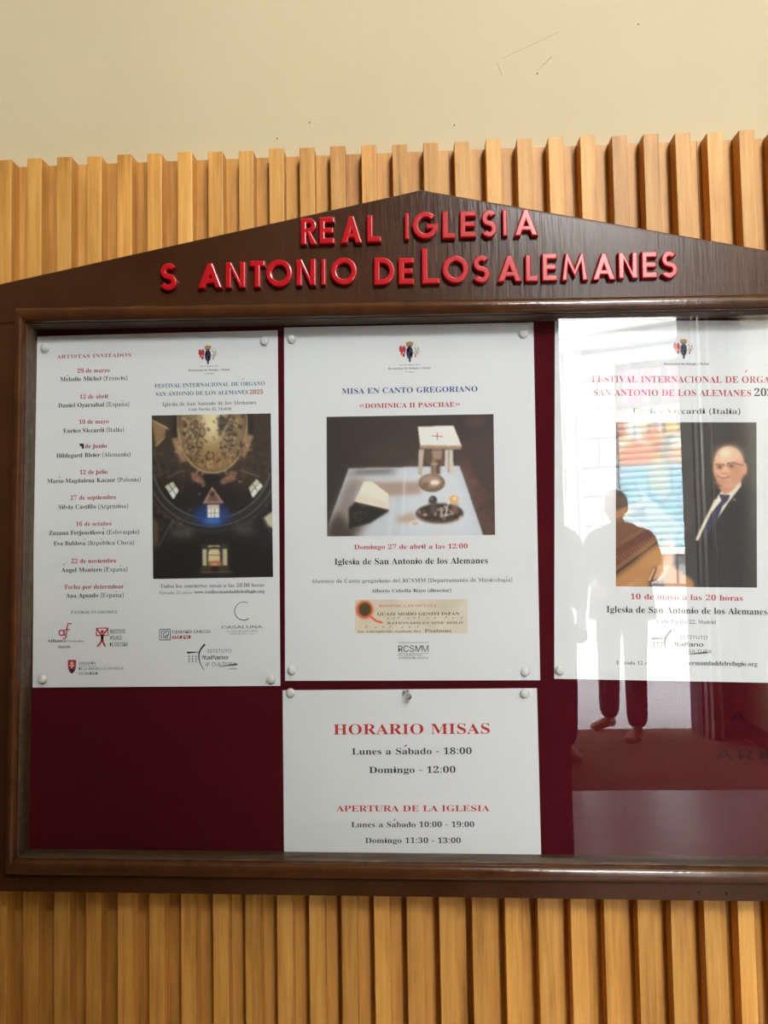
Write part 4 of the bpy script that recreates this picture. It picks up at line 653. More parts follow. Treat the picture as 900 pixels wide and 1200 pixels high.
# ------------------------------------------------------------------ printed pictures: a small painter that colours a fine grid
class Canvas:
    def __init__(self, x0, y0, x1, y1, nx, ny, bgc):
        self.x0, self.y0, self.kx, self.ky = x0, y0, nx / (x1 - x0), ny / (y1 - y0)
        self.nx, self.ny = nx, ny
        self.a = np.tile(np.array(bgc, float), (ny * 2, nx * 2, 1))
        yy, xx = np.mgrid[0:ny * 2, 0:nx * 2]
        self.X = (xx + 0.5) / 2 / self.kx + x0
        self.Y = (yy + 0.5) / 2 / self.ky + y0
    def blur(self, m, r):
        r = int(round(r * self.kx * 2))
        for _ in range(2 if r > 0 else 0):
            for ax in (0, 1):
                p = np.pad(m, [(r + 1, r) if i == ax else (0, 0) for i in range(2)], mode='edge')
                c = np.cumsum(p, axis=ax)
                n = m.shape[ax]
                hi = np.take(c, range(2 * r + 1, 2 * r + 1 + n), axis=ax)
                lo = np.take(c, range(0, n), axis=ax)
                m = (hi - lo) / (2 * r + 1)
        return m
    def put(self, m, col, al=1.0, blur=0):
        m = m.astype(float)
        if blur: m = self.blur(m, blur)
        m = (m * al)[..., None]
        self.a = self.a * (1 - m) + np.array(col, float) * m
    def poly_mask(self, pts):
        ins = np.zeros(self.X.shape, bool)
        n = len(pts)
        for i in range(n):
            (xa, ya), (xb, yb) = pts[i], pts[(i + 1) % n]
            if ya == yb: continue
            c = ((self.Y >= min(ya, yb)) & (self.Y < max(ya, yb)))
            ins ^= c & (self.X < xa + (self.Y - ya) * (xb - xa) / (yb - ya))
        return ins
    def poly(self, pts, col, al=1, blur=0): self.put(self.poly_mask(pts), col, al, blur)
    def rect(self, a, b, c, d, col, al=1, blur=0): self.put((self.X >= a) & (self.X < c) & (self.Y >= b) & (self.Y < d), col, al, blur)
    def ell(self, cx, cy, rx, ry, col, al=1, blur=0, rot=0.0):
        c, s = math.cos(rot), math.sin(rot)
        dx, dy = self.X - cx, self.Y - cy
        self.put(((dx * c + dy * s) / rx) ** 2 + ((-dx * s + dy * c) / ry) ** 2 < 1, col, al, blur)
    def line(self, pts, w, col, al=1, blur=0):
        d = np.full(self.X.shape, 1e9)
        for (xa, ya), (xb, yb) in zip(pts[:-1], pts[1:]):
            L2 = (xb - xa) ** 2 + (yb - ya) ** 2 or 1
            t = np.clip(((self.X - xa) * (xb - xa) + (self.Y - ya) * (yb - ya)) / L2, 0, 1)
            d = np.minimum(d, np.hypot(self.X - xa - t * (xb - xa), self.Y - ya - t * (yb - ya)))
        self.put(d < w / 2, col, al, blur)
    def arc(self, cx, cy, rx, ry, a0, a1, w, col, al=1, blur=0, n=24):
        self.line([(cx + rx * math.cos(math.radians(a0 + (a1 - a0) * i / n)), cy + ry * math.sin(math.radians(a0 + (a1 - a0) * i / n))) for i in range(n + 1)], w, col, al, blur)
    def mottle(self, mask_fn, cols, size, count, al=0.6, blur=0):
        for _ in range(count):
            x, y = mask_fn()
            self.ell(x, y, size * rng.uniform(.5, 1.4), size * rng.uniform(.4, 1.0), cols[rng.integers(len(cols))], al, blur, rng.uniform(0, 3))
    def grain(self, amt, cells=1):
        g = rng.normal(0, amt, (self.a.shape[0] // cells + 1, self.a.shape[1] // cells + 1))
        g = np.repeat(np.repeat(g, cells, 0), cells, 1)[:self.a.shape[0], :self.a.shape[1]]
        self.a = self.a + g[..., None]
    def build(self, name, corners, parent, gain=1.0, lift=0.0001, front=None):
        """corners in mm (tl, tr, br, bl) in the sheet's frame"""
        a = np.clip(self.a, 0, 255).reshape(self.ny, 2, self.nx, 2, 3).mean((1, 3)) / 255
        l = np.where(a <= 0.04045, a / 12.92, ((a + 0.055) / 1.055) ** 2.4) * gain
        l = np.clip(l, 0, 0.86)
        nx, ny = self.nx, self.ny
        tl, tr, br, bl = (np.array(c, float) / 1000 for c in corners)
        u = np.linspace(0, 1, nx); v = np.linspace(0, 1, ny)
        U, Vv = np.meshgrid(u, v)
        U, Vv = U[..., None], Vv[..., None]
        P = (1 - Vv) * ((1 - U) * tl + U * tr) + Vv * ((1 - U) * bl + U * br)
        co = np.stack([P[..., 0], np.full((ny, nx), -lift), P[..., 1]], -1).reshape(-1, 3)
        i = (np.arange(ny - 1)[:, None] * nx + np.arange(nx - 1)[None]).ravel()
        F = np.stack([i, i + nx, i + nx + 1, i + 1], 1)
        me = bpy.data.meshes.new(name)
        me.vertices.add(len(co)); me.vertices.foreach_set('co', co.ravel())
        me.loops.add(F.size); me.loops.foreach_set('vertex_index', F.ravel())
        me.polygons.add(len(F)); me.polygons.foreach_set('loop_start', np.arange(0, F.size, 4))
        me.update(calc_edges=True)
        at = me.color_attributes.new('print', 'FLOAT_COLOR', 'POINT')
        at.data.foreach_set('color', np.concatenate([l.reshape(-1, 3), np.ones((nx * ny, 1))], 1).ravel())
        me.materials.append(MT['print'])
        return link(bpy.data.objects.new(name, me), parent)

# ================================================================== THE SETTING
def struct(o, label=None):
    o['kind'] = 'structure'
    if label: o['label'] = label
    return o

struct(box_obj('wall_front', -2.6, 2.30, 0.0203, 0.20, 0.0, 4.9, MT['plaster']))
struct(box_obj('wall_right', 2.215, 2.40, -4.90, 0.0203, 0.0, 4.9, MT['plaster']))
struct(box_obj('wall_left', -2.75, -2.60, -4.90, 0.0203, 0.0, 4.9, MT['darkwood']))
struct(box_obj('ceiling', -2.75, 2.40, -4.90, 0.20, 4.9, 5.0, MT['plaster']))
struct(box_obj('floor', -2.75, 2.40, -4.93, 0.20, -0.12, 0.0, MT['marble']))
bm = bmesh.new()
add_box(bm, -2.75, 0.93, -4.92, -4.70, 0.0, 4.9)
add_box(bm, 1.948, 2.40, -4.92, -4.70, 0.0, 4.9)
add_box(bm, 0.93, 1.948, -4.92, -4.70, 4.7, 4.9)
struct(bm_obj('wall_back', bm, MT['darkwood']))
struct(box_obj('wall_partition', -2.60, 0.414, -1.60, -1.50, 0.0, 2.15, MT['darkwood']))  # edge shows in the glass; distance and height set to shade the lower left
struct(box_obj('street_pavement', -14, 18, -16, -4.93, -0.30, -0.02, MT['pavement']))
struct(box_obj('baseboard_right', 2.195, 2.215, -4.68, -0.10, 0.0, 0.12, MT['darkwood'], None, 0.004))

sc = Print()
INK['scuff'] = flat('wall_scuff', (176, 160, 122), 0.8); INK['speck'] = flat('wall_speck', (100, 86, 66), 0.8)
for L, w_ in (([(88, 1763), (140, 1786)], .5), ([(84, 1760), (88, 1748)], .8), ([(126, 1756), (134, 1764)], .9), ([(122, 1752), (126, 1757)], .5)):
    sc.line(L, w_, 'scuff')
for x_, z_ in ((-88, 1711), (212, 1790), (-118, 1697), (120, 1748), (44, 1703)):
    sc.ell(x_, z_, .8, .9, 'speck', 8)
o = sc.build('wall_scuff_marks', bpy.data.objects['wall_front'], 0.0)
o.location = (0, 0.0202, 0)

# open door leaf folded back beside the doorway
door = struct(empty('door_1', (2.08, -4.64, 0.0)))
prism_obj('door_leaf', [(-0.125, 0.005), (0.11, 0.005), (0.11, 4.65), (-0.125, 4.65)], -0.035, 0.02, MT['doorwood'], door)
for x in (-0.104, -0.044):
    box_obj('metal_strip', x - 0.004, x + 0.004, 0.02, 0.062, 0.01, 4.64, MT['steel'], door, 0.002)

# darker strip of floor just inside the street doorway
struct(box_obj('floor_entrance', 0.60, 2.19, -4.93, -3.57, -0.02, 0.001, MT['mat']))

# ------------------------------------------------------------------ slatted oak cladding
PITCH, X0, SW, SD, ZT = 0.02738, -0.34115, 0.01334, 0.01447, 1.6765
I0, I1 = -18, 42
pan = empty('slatted_panel', ((X0 + (I0 + I1) / 2 * PITCH), 0.01447, 0.0), 'ribbed oak wall cladding of narrow upright slats behind the notice board', 'wall panel')
ox = pan.location.x
bm = bmesh.new()
# the backing is made of boards with a fine joint between them
for k in range(I0, I1 + 1, 4):
    a = X0 + k * PITCH - 0.0035 - ox
    add_box(bm, a, a + 4 * PITCH - 0.0004, 0.0, 0.0058, 0.003, ZT)
bm_obj('backing_board', bm, MT['oak'], pan)
slat0 = None
for i in range(I0, I1 + 1):
    if slat0 is None:
        slat0 = box_obj('slat', 0, SW, -SD, -0.0001, 0.003, ZT, MT['oak'], pan, 0.0007, 2)
        s = slat0
    else:
        s = slat0.copy(); COL.objects.link(s); s.parent = pan
    s.location = (X0 + i * PITCH - ox + random.uniform(-.0002, .0002), 0, random.uniform(-0.0009, 0.0009))

# ================================================================== THE NOTICE BOARD
TH = 0.0125
board = empty('notice_board', (0, 0, 1.3), 'dark brown wooden church notice board with gabled top, red lettering and a glass front', 'notice board', rot=(0, TH, 0))
XL, XR = -0.3240, 0.3394          # opening
ZB, ZO = -0.2295, 0.2103
OL, OR, OB = -0.352, 0.3674, -0.2565
FY = -0.036

box_obj('backing_panel', XL - 0.004, XR + 0.004, -0.0190, -0.001, ZB - 0.004, ZO + 0.004, MT['felt'], board)

# frame members
pk = 0.0077
prism_obj('header_board', [(OL, ZO), (OR, ZO), (OR, 0.2441), (pk + 0.0075, 0.3158), (pk + 0.002, 0.3172), (pk - 0.002, 0.3172), (pk - 0.0075, 0.3158), (OL, 0.2441)],
          -0.0003, FY, MT['brown'], board, 0.0022)
prism_obj('side_stile', [(OL, OB), (XL, OB), (XL, ZO), (OL, ZO)], -0.0003, FY, MT['brown'], board, 0.0004)
prism_obj('side_stile', [(XR, OB), (OR, OB), (OR, ZO), (XR, ZO)], -0.0003, FY, MT['brown'], board, 0.0004)
prism_obj('bottom_rail', [(XL, OB), (XR, OB), (XR, ZB), (XL, ZB)], -0.0003, FY, MT['brown'], board, 0.0004)

# half-round moulding round the opening, mitred, one length per side
def moulding(a, b, inward, w, w0, w1):
    """a->b along the opening edge (x,z); inward points into the opening; w0,w1 = mitre run at the ends"""
    a, b, inn = Vector(a), Vector(b), Vector(inward)
    d = (b - a).normalized()
    prof = []
    n = 14
    for i in range(n + 1):
        t = PI * i / n
        prof.append(((1 - math.cos(t)) / 2 * w, 0.0002 + 0.0068 * math.sin(t) ** 0.75))
    NS = 60
    V, Fc = [], []
    for sidx in range(NS + 1):
        f = sidx / NS
        for o_, h in prof:
            s0 = -o_ / w * w0
            s1 = (b - a).length + o_ / w * w1
            p = a + d * (s0 + (s1 - s0) * f) - inn * o_
            V.append((p.x, FY - h, p.y))
    m_ = n + 1
    for sidx in range(NS):
        for i in range(n):
            q = sidx * m_ + i
            Fc.append((q, q + 1, q + m_ + 1, q + m_))
        Fc.append((sidx * m_, (sidx + 1) * m_, (sidx + 1) * m_ + n, sidx * m_ + n))
    Fc.append(tuple(range(m_))); Fc.append(tuple(range(NS * m_, NS * m_ + m_)))
    bm = bmesh.new()
    vs = [bm.verts.new(v) for v in V]
    for f in Fc: bm.faces.new([vs[i] for i in f])
    o = bm_obj('moulding', bm, MT['moulding'], board, True)
    o.data.set_sharp_from_angle(angle=math.radians(50))
MW, MS = 0.0128, 0.0086
moulding((XL, ZO), (XR, ZO), (0, -1), MW, MS, MS)
moulding((XL, ZB), (XR, ZB), (0, 1), MW, MS, MS)
moulding((XL, ZB), (XL, ZO), (1, 0), MS, MW, MW)
moulding((XR, ZB), (XR, ZO), (-1, 0), MS, MW, MW)

# worn ledge lining the opening
LT = 0.0007
GY0, GY1 = -0.0315, -0.0280
for nm, (x0, x1, z0, z1) in (('ledge', (XL, XR, ZB, ZB + LT)), ('ledge', (XL, XR, ZO - LT, ZO)),
                             ('ledge', (XL, XL + LT, ZB + LT, ZO - LT)), ('ledge', (XR - LT, XR, ZB + LT, ZO - LT))):
    box_obj(nm, x0, x1, FY - 0.0012, -0.0191, z0, z1, MT['lip'], board, 0.0004, 1)

# red letters screwed to the header
def ring(cx, cz, rx, rz, n=40, a0=0.0, a1=2 * PI, closed=True):
    k = n if closed else n + 1
    return [(cx + rx * math.cos(a0 + (a1 - a0) * i / n), cz + rz * math.sin(a0 + (a1 - a0) * i / n)) for i in range(k)]

def stroke(pts, t):
    L, Rr = [], []
    m_ = len(pts)
    for i, (x, z) in enumerate(pts):
        a, b = pts[max(i - 1, 0)], pts[min(i + 1, m_ - 1)]
        tx, tz = b[0] - a[0], b[1] - a[1]
        l = math.hypot(tx, tz)
        L.append((x - tz / l * t / 2, z + tx / l * t / 2)); Rr.append((x + tz / l * t / 2, z - tx / l * t / 2))
    return L + Rr[::-1]

def letter_loops(ch, w, h):
    t = 0.0049
    if ch == 'I':
        return [[(0, 0), (w, 0), (w, h), (0, h)]]
    if ch == 'L':
        return [[(0, 0), (w, 0), (w, t), (t, t), (t, h), (0, h)]]
    if ch == 'T':
        c = w / 2
        return [[(c - t / 2, 0), (c + t / 2, 0), (c + t / 2, h - t), (w, h - t), (w, h), (0, h), (0, h - t), (c - t / 2, h - t)]]
    if ch == 'E':
        tm = t * 0.92
        zm = h / 2 - tm / 2
        return [[(0, 0), (w, 0), (w, t), (t, t), (t, zm), (w * .93, zm), (w * .93, zm + tm), (t, zm + tm), (t, h - t), (w, h - t), (w, h), (0, h)]]
    if ch == 'A':
        s = t * 1.16
        ap = t * 0.42
        mm = (w / 2 - ap) / h
        y1, y2 = h * .20, h * .20 + t * .85
        top = (w / 2 - s) / mm
        return [[(0, 0), (s, 0), (s + mm * y1, y1), (w - s - mm * y1, y1), (w - s, 0), (w, 0), (w / 2 + ap, h), (w / 2 - ap, h)],
                [(s + mm * y2, y2), (w / 2, top), (w - s - mm * y2, y2)]]
    if ch == 'N':
        d = t * 1.45
        return [[(0, 0), (t, 0), (t, h - d), (w - t, 0), (w, 0), (w, h), (w - t, h), (w - t, d), (t, h), (0, h)]]
    if ch == 'M':
        return [[(0, 0), (t, 0), (w * .265, h * .60), (w * .5, h * .10), (w * .735, h * .60), (w - t, 0), (w, 0),
                 (w * .85, h), (w * .715, h), (w * .5, h * .47), (w * .285, h), (w * .15, h)]]
    if ch == 'O':
        return [ring(w / 2, h / 2, w / 2, h / 2), ring(w / 2, h / 2, w / 2 - t, h / 2 - t)]
    if ch == 'D':
        k = w * .40
        o = [(0, 0), (k, 0)] + ring(k, h / 2, w - k, h / 2, 20, -PI / 2, PI / 2, False)[1:-1] + [(k, h), (0, h)]
        i = [(t, t), (k, t)] + ring(k, h / 2, w - k - t, h / 2 - t, 20, -PI / 2, PI / 2, False)[1:-1] + [(k, h - t), (t, h - t)]
        return [o, i]
    if ch == 'R':
        zb = h * .42
        rz = (h - zb) / 2
        k = w * .93 - rz
        zc = zb + rz
        o = [(0, 0), (t, 0), (t, zb), (w * .36, zb), (w - t * 1.25, 0), (w, 0), (w * .62, zb + t * .1)]
        o += ring(k, zc, w * .93 - k, rz, 16, -PI * .38, PI / 2, False)[:-1] + [(k, h), (0, h)]
        i = [(t, zb + t * .9), (k, zb + t * .9)] + ring(k, zc, w * .93 - k - t, rz - t * .92, 14, -PI / 2, PI / 2, False)[1:-1] + [(k, h - t), (t, h - t)]
        return [o, i]
    if ch == 'S':
        r1, r2 = h * .25 - t * .26, h * .25 - t * .24
        rx1, rx2 = w * .46 - t / 2, w * .5 - t / 2
        cx = w / 2
        z1, z2 = h - t / 2 - r1, t / 2 + r2
        up = ring(cx + w * .02, z1, rx1, r1, 16, math.radians(28), math.radians(255), False)
        dn = ring(cx, z2, rx2, r2, 16, math.radians(75), math.radians(-155), False)
        return [stroke(up + dn, t)]
    if ch == 'G':
        cx, cz, ro, qo = w * .51, h / 2, w * .51, h / 2
        z1 = cz + h * .05; z0 = z1 - t * .9
        ai = 2 * PI + math.asin((z0 - cz) / (qo - t))
        out_ = ring(cx, cz, ro, qo, 30, math.radians(42), 2 * PI - 0.02, False)
        in_ = ring(cx, cz, ro - t, qo - t, 26, ai, math.radians(42), False)
        return [out_ + [(cx + ro, z1), (cx + ro * .05, z1), (cx + ro * .05, z0)] + in_]
    return [[(0, 0), (w, 0), (w, h), (0, h)]]

LETTERS = [('R', -0.0923, -0.0781, 0.2711, 0.2936), ('E', -0.0769, -0.0641, 0.2715, 0.2941), ('A', -0.0592, -0.0412, 0.2714, 0.2944), ('L', -0.0374, -0.0255, 0.2721, 0.2946), ('I', -0.0063, -0.0026, 0.2736, 0.2959), ('G', 0.0, 0.0212, 0.2738, 0.2967), ('L', 0.0245, 0.0353, 0.2736, 0.2964), ('E', 0.039, 0.0524, 0.2742, 0.2964), ('S', 0.0561, 0.0694, 0.2739, 0.2969), ('I', 0.0738, 0.0779, 0.2746, 0.2966), ('A', 0.083, 0.1031, 0.2743, 0.2967), ('S', -0.2105, -0.1956, 0.2351, 0.258), ('A', -0.178, -0.1576, 0.236, 0.2574), ('N', -0.155, -0.1382, 0.2358, 0.2577), ('T', -0.1348, -0.1219, 0.2359, 0.2584), ('O', -0.1211, -0.0992, 0.2362, 0.2592), ('N', -0.096, -0.0796, 0.2366, 0.259), ('I', -0.0753, -0.0715, 0.2369, 0.2587), ('O', -0.0674, -0.0456, 0.2368, 0.2597), ('D', -0.0317, -0.0144, 0.2361, 0.259), ('E', -0.0116, 0.0012, 0.2361, 0.2583), ('L', 0.0075, 0.0223, 0.2361, 0.2659), ('O', 0.0242, 0.0459, 0.2364, 0.2594), ('S', 0.0487, 0.0633, 0.236, 0.2593), ('A', 0.069, 0.0892, 0.2364, 0.2585), ('L', 0.0918, 0.1024, 0.2364, 0.2584), ('E', 0.1053, 0.1179, 0.2365, 0.2594), ('M', 0.121, 0.1426, 0.2364, 0.2593), ('A', 0.1457, 0.165, 0.2364, 0.2586), ('N', 0.1668, 0.1827, 0.2372, 0.2589), ('E', 0.1855, 0.1983, 0.2375, 0.2592), ('S', 0.2005, 0.2147, 0.2369, 0.2596)]
for ch, x0, x1, z0, z1 in LETTERS:
    o = solid_letter('letter', letter_loops(ch, x1 - x0, z1 - z0), 0.0046, 0.0011, MT['letter'], board)
    o.location = (x0, FY + 0.0001, z0)

# darker traces of earlier letters left on the felt, low on the right
INK['fade'] = MT['fade']
for s, x0, x1, zb, hh in (('I', 246, 249, -121.0, 9.6), ('A', 254, 268, -121.3, 9.6), ('A', 243, 256, -152.0, 11.0), ('R', 261, 272, -152.4, 11.0), ('D', 277, 288, -152.8, 11.0)):
    pr = Print()
    pr.text(s, x0, x1, zb, 'fade', 0.6, 'n', hh)
    o = pr.build('letter_trace', board, 0.0002)
    o.location = (0, -0.0190, 0)

bm = bmesh.new()
add_box(bm, XL + LT + 0.0003, XR - LT - 0.0003, GY0, GY1, ZB + LT + 0.0003, ZO - LT - 0.0003)
bm_obj('glass_pane', bm, MT['glass'], board)
# small nail holes in the bottom rail
bm = bmesh.new()
for x in (0.221, 0.242):
    bmesh.ops.create_uvsphere(bm, u_segments=10, v_segments=6, radius=0.0014, matrix=Matrix.Translation((x, FY + 0.0003, OB + 0.0065 - (x - .212) * .02)))
bm_obj('nail_head', bm, MT['darkwood'], board)

# ================================================================== SHEETS PINNED BEHIND THE GLASS
TEXTS = [
('p1', 'heading', 'ARTISTAS INVITADOS', -86.35, -21.58, 130.03, 'red', 0.3, 's'),
('p1', 'artist_list', '29 de marzo', -68.08, -39.85, 117.1, 'red', 1, 's'),
('p1', 'artist_list', '*Mélodie Michel* (Francia)', -83.08, -24.5, 110.08, 'ink', 1, 's'),
('p1', 'artist_list', '12 de abril', -65.94, -41.4, 94.61, 'red', 1, 's'),
('p1', 'artist_list', '*Daniel Oyarzabal* (España)', -84.63, -22.82, 87.55, 'ink', 1, 's'),
('p1', 'artist_list', '10 de mayo', -66.49, -40.65, 73.0, 'red', 1, 's'),
('p1', 'artist_list', '*Enrico Viccardi* (Italia)', -80.02, -27.49, 65.6, 'ink', 1, 's'),
('p1', 'artist_list', 'de junio', -61.19, -42.2, 52.02, 'red', 1, 's'),
('p1', 'artist_list', '*Hildegard Bleier* (Alemania)', -85.96, -21.69, 44.39, 'ink', 1, 's'),
('p1', 'artist_list', '12 de julio', -65.58, -41.38, 29.79, 'red', 1, 's'),
('p1', 'artist_list', '*María-Magdalena Kaczor* (Polonia)', -93.74, -12.83, 22.72, 'ink', 1, 's'),
('p1', 'artist_list', '27 de septiembre', -73.51, -33.95, 8.11, 'red', 1, 's'),
('p1', 'artist_list', '*Silvia Castillo* (Argentina)', -83.65, -23.64, 0.34, 'ink', 1, 's'),
('p1', 'artist_list', '16 de octubre', -68.65, -37.69, -14.3, 'red', 1, 's'),
('p1', 'artist_list', '*Zuzana Ferjenciková* (Eslovaquia)', -91.92, -14.08, -21.61, 'ink', 1, 's'),
('p1', 'artist_list', '*Eva Bublová* (República Checa)', -87.79, -18.45, -30.5, 'ink', 1, 's'),
('p1', 'artist_list', '22 de noviembre', -72.52, -33.78, -45.72, 'red', 1, 's'),
('p1', 'artist_list', '*Ángel Montero* (España)', -80.85, -24.1, -53.14, 'ink', 1, 's'),
('p1', 'artist_list', 'Fecha por determinar', -78.04, -27.13, -67.51, 'red', 1, 's'),
('p1', 'artist_list', '*Ana Aguado* (España)', -76.82, -27.41, -74.7, 'ink', 1, 's'),
('p1', 'sponsor_heading', 'PATROCINADORES', -72.55, -32.91, -88.3, 'gray', 0, 's'),
('p1', 'alliance_logo', 'Alliance', -92.77, -75.91, -112.01, 'ink', 1, 's'),
('p1', 'alliance_logo', 'française', -75.18, -60.7, -112.02, 'gray', 0, 's'),
('p1', 'alliance_logo', 'Madrid', -83.5, -72.95, -117.0, 'ink', 1, 's'),
('p1', 'institute_logo', 'INSTITUTO', -38.98, -25.94, -105.15, 'black', 1, 'c'),
('p1', 'institute_logo', 'POLACO', -38.96, -28.84, -110.41, 'black', 1, 'c'),
('p1', 'institute_logo', 'DE CULTURA', -38.94, -23.73, -115.92, 'black', 1, 'c'),
('p1', 'embassy_logo', 'EMBAJADA', -65.35, -50.98, -130.85, 'navy', 0, 'n'),
('p1', 'embassy_logo', 'DE LA REPUBLICA ESLOVACA', -65.32, -27.25, -135.35, 'navy', 0, 'n'),
('p1', 'embassy_logo', 'EN MADRID', -65.3, -49.19, -139.52, 'navy', 0, 'n'),
('p1', 'crest_lettering', 'Santa Pontificia y Real', 37.65, 54.16, 119.8, 'gray', 0, 's'),
('p1', 'crest_lettering', 'Hermandad del Refugio y Piedad', 28.09, 63.67, 116.13, 'navy', 0.6, 's'),
('p1', 'crest_lettering', 'de Madrid', 42.41, 49.74, 113.34, 'gray', 0, 's'),
('p1', 'festival_heading', 'FESTIVAL INTERNACIONAL DE ÓRGANO', -1.0, 93.69, 102.7, 'blue', 0.5, 's'),
('p1', 'festival_heading', 'SAN ANTONIO DE LOS ALEMANES', 0.03, 79.28, 95.61, 'blue', 0.5, 's'),
('p1', 'festival_heading', '2025', 80.67, 92.04, 95.43, 'red', 1, 's'),
('p1', 'venue_lines', 'Iglesia de San Antonio de los Alemanes', 5.63, 86.01, 86.77, 'gray', 0.2, 's'),
('p1', 'venue_lines', 'Calle Puebla 22, Madrid', 28.4, 64.99, 82.22, 'gray', 0.5, 's'),
('p1', 'concert_lines', 'Todos los conciertos serán a las 20:00 horas', 3.91, 92.07, -67.51, 'bluegray', 0.7, 's'),
('p1', 'concert_lines', 'Entrada 12 euros', 3.18, 31.05, -72.78, 'gray', 0, 's'),
('p1', 'concert_lines', 'www.realhermandaddelrefugio.org', 32.86, 92.26, -72.61, 'ink', 1, 's'),
('p1', 'club_logo', 'CASALUNA.', 55.83, 91.49, -102.0, 'gray', 0.6, 'n'),
('p1', 'club_logo', 'CULTURAL DISTRIBUIDORA', 59.78, 86.81, -104.98, 'lgray', 0, 'n'),
('p1', 'club_logo', 'CENTRO DE ARTE Y OCIO', 62.72, 83.93, -107.1, 'lgray', 0, 'n'),
('p1', 'centre_logo', 'CENTRO CHECO', 14.13, 46.3, -105.62, 'navy', 1.6, 'n'),
('p1', 'centre_logo', 'MADRID', 14.13, 30.4, -110.3, 'red', 1.6, 'n'),
('p1', 'cultural_institute_logo', 'ISTITUTO', 43.87, 64.09, -122.0, 'gray', 0.3, 'n'),
('p1', 'cultural_institute_logo', 'italiano', 39.1, 61.05, -127.48, 'black', 1, 'i'),
('p1', 'cultural_institute_logo', 'di CULTURA', 42.18, 68.21, -132.96, 'gray', 0.3, 'n'),
('p1', 'cultural_institute_logo', 'MADRID', 62.31, 68.56, -136.01, 'gray', 0.5, 'n'),
('p2', 'crest_lettering', 'Santa Pontificia y Real', -7.58, 9.66, 114.18, 'gray', 0, 's'),
('p2', 'crest_lettering', 'Hermandad del Refugio y Piedad', -17.18, 18.66, 110.99, 'navy', 0.6, 's'),
('p2', 'crest_lettering', 'de Madrid', -2.61, 4.57, 108.15, 'gray', 0, 's'),
('p2', 'heading', 'MISA EN CANTO GREGORIANO', -56.34, 57.73, 90.98, 'blue', 0.8, 's'),
('p2', 'subheading', '«DOMINICA II PASCHAE»', -41.5, 42.81, 78.47, 'crim', 1, 's'),
('p2', 'date_line', 'Domingo 27 de abril a las 12:00', -46.91, 47.5, -40.17, 'crim', 1, 's'),
('p2', 'venue_line', 'Iglesia de San Antonio de los Alemanes', -63.43, 64.08, -52.79, 'black', 0.9, 's'),
('p2', 'performer_lines', 'Alumnos de Canto gregoriano del RCSMM (Departamento de Musicología)', -83.26, 83.91, -67.93, 'gray', 0.2, 's'),
('p2', 'performer_lines', 'Alberto Cebolla Royo (director)', -32.94, 33.39, -76.12, 'ink', 0.9, 's'),
('p2', 'conservatory_logo', 'RCSM', -10.94, 8.32, -125.17, 'black', 0.2, 'n'),
('p2', 'conservatory_logo', 'M', 8.74, 14.1, -125.22, 'gray', 0, 'n'),
('p2', 'conservatory_logo', 'REAL CONSERVATORIO', -10.97, 8.99, -128.53, 'gray', 0.4, 'n'),
('p2', 'conservatory_logo', 'SUPERIOR DE MUSICA', -11.0, 13.88, -131.06, 'gray', 0.4, 'n'),
('p4', 'heading', 'HORARIO MISAS', -62.93, 65.6, 37.52, 'red2', 0.7, 's'),
('p4', 'mass_times', 'Lunes a Sábado - 18:00', -47.89, 50.49, 21.12, 'black', 0.7, 's'),
('p4', 'mass_times', 'Domingo - 12:00', -33.89, 36.94, 6.13, 'black', 0.7, 's'),
('p4', 'opening_heading', 'APERTURA DE LA IGLESIA', -61.46, 64.0, -24.89, 'red2', 0.7, 's'),
('p4', 'opening_times', 'Lunes a Sábado 10:00 - 19:00', -49.19, 51.32, -37.57, 'black', 0.7, 's'),
('p4', 'opening_times', 'Domingo 11:30 - 13:00', -37.94, 40.1, -50.37, 'black', 0.7, 's'),
('p3', 'crest_lettering', 'Hermandad del Refugio y Piedad', -15.09, 21.87, 111.5, 'navy', 0.6, 's'),
('p3', 'festival_heading', 'FESTIVAL INTERNACIONAL DE ÓRGANO', -74.49, 82.68, 96.63, 'crim', 0.4, 's'),
('p3', 'festival_heading', 'SAN ANTONIO DE LOS ALEMANES', -72.81, 55.89, 85.38, 'crim', 0.4, 's'),
('p3', 'festival_heading', '2025', 58.38, 78.4, 85.55, 'black', 1, 's'),
('p3', 'performer_line', 'Enrico Viccardi (Italia)', -41.15, 46.89, 70.61, 'ink', 0.3, 's'),
('p3', 'date_line', '10 de mayo a las 20 horas', -43.05, 47.33, -82.87, 'crim', 0.9, 's'),
('p3', 'venue_lines', 'Iglesia de San Antonio de los Alemanes', -62.59, 66.66, -93.91, 'black', 0.9, 's'),
('p3', 'venue_lines', 'Calle Puebla 22, Madrid', -21.74, 25.62, -102.09, 'gray', 0.2, 's'),
('p3', 'concert_lines', 'Entrada 12 euros', -54.73, -21.9, -136.14, 'ink', 0.2, 's'),
('p3', 'concert_lines', 'www.realhermandaddelrefugio.org', -19.85, 58.42, -135.56, 'ink', 1, 's'),
('p3', 'cultural_institute_logo', 'ISTITUTO', -3.25, 18.67, -114.59, 'gray', 0.3, 'n'),
('p3', 'cultural_institute_logo', 'italiano', -8.09, 15.2, -120.54, 'black', 1, 'i'),
('p3', 'cultural_institute_logo', 'di CULTURA', -4.01, 22.0, -125.96, 'gray', 0.3, 'n')]
PAPY = -0.0200
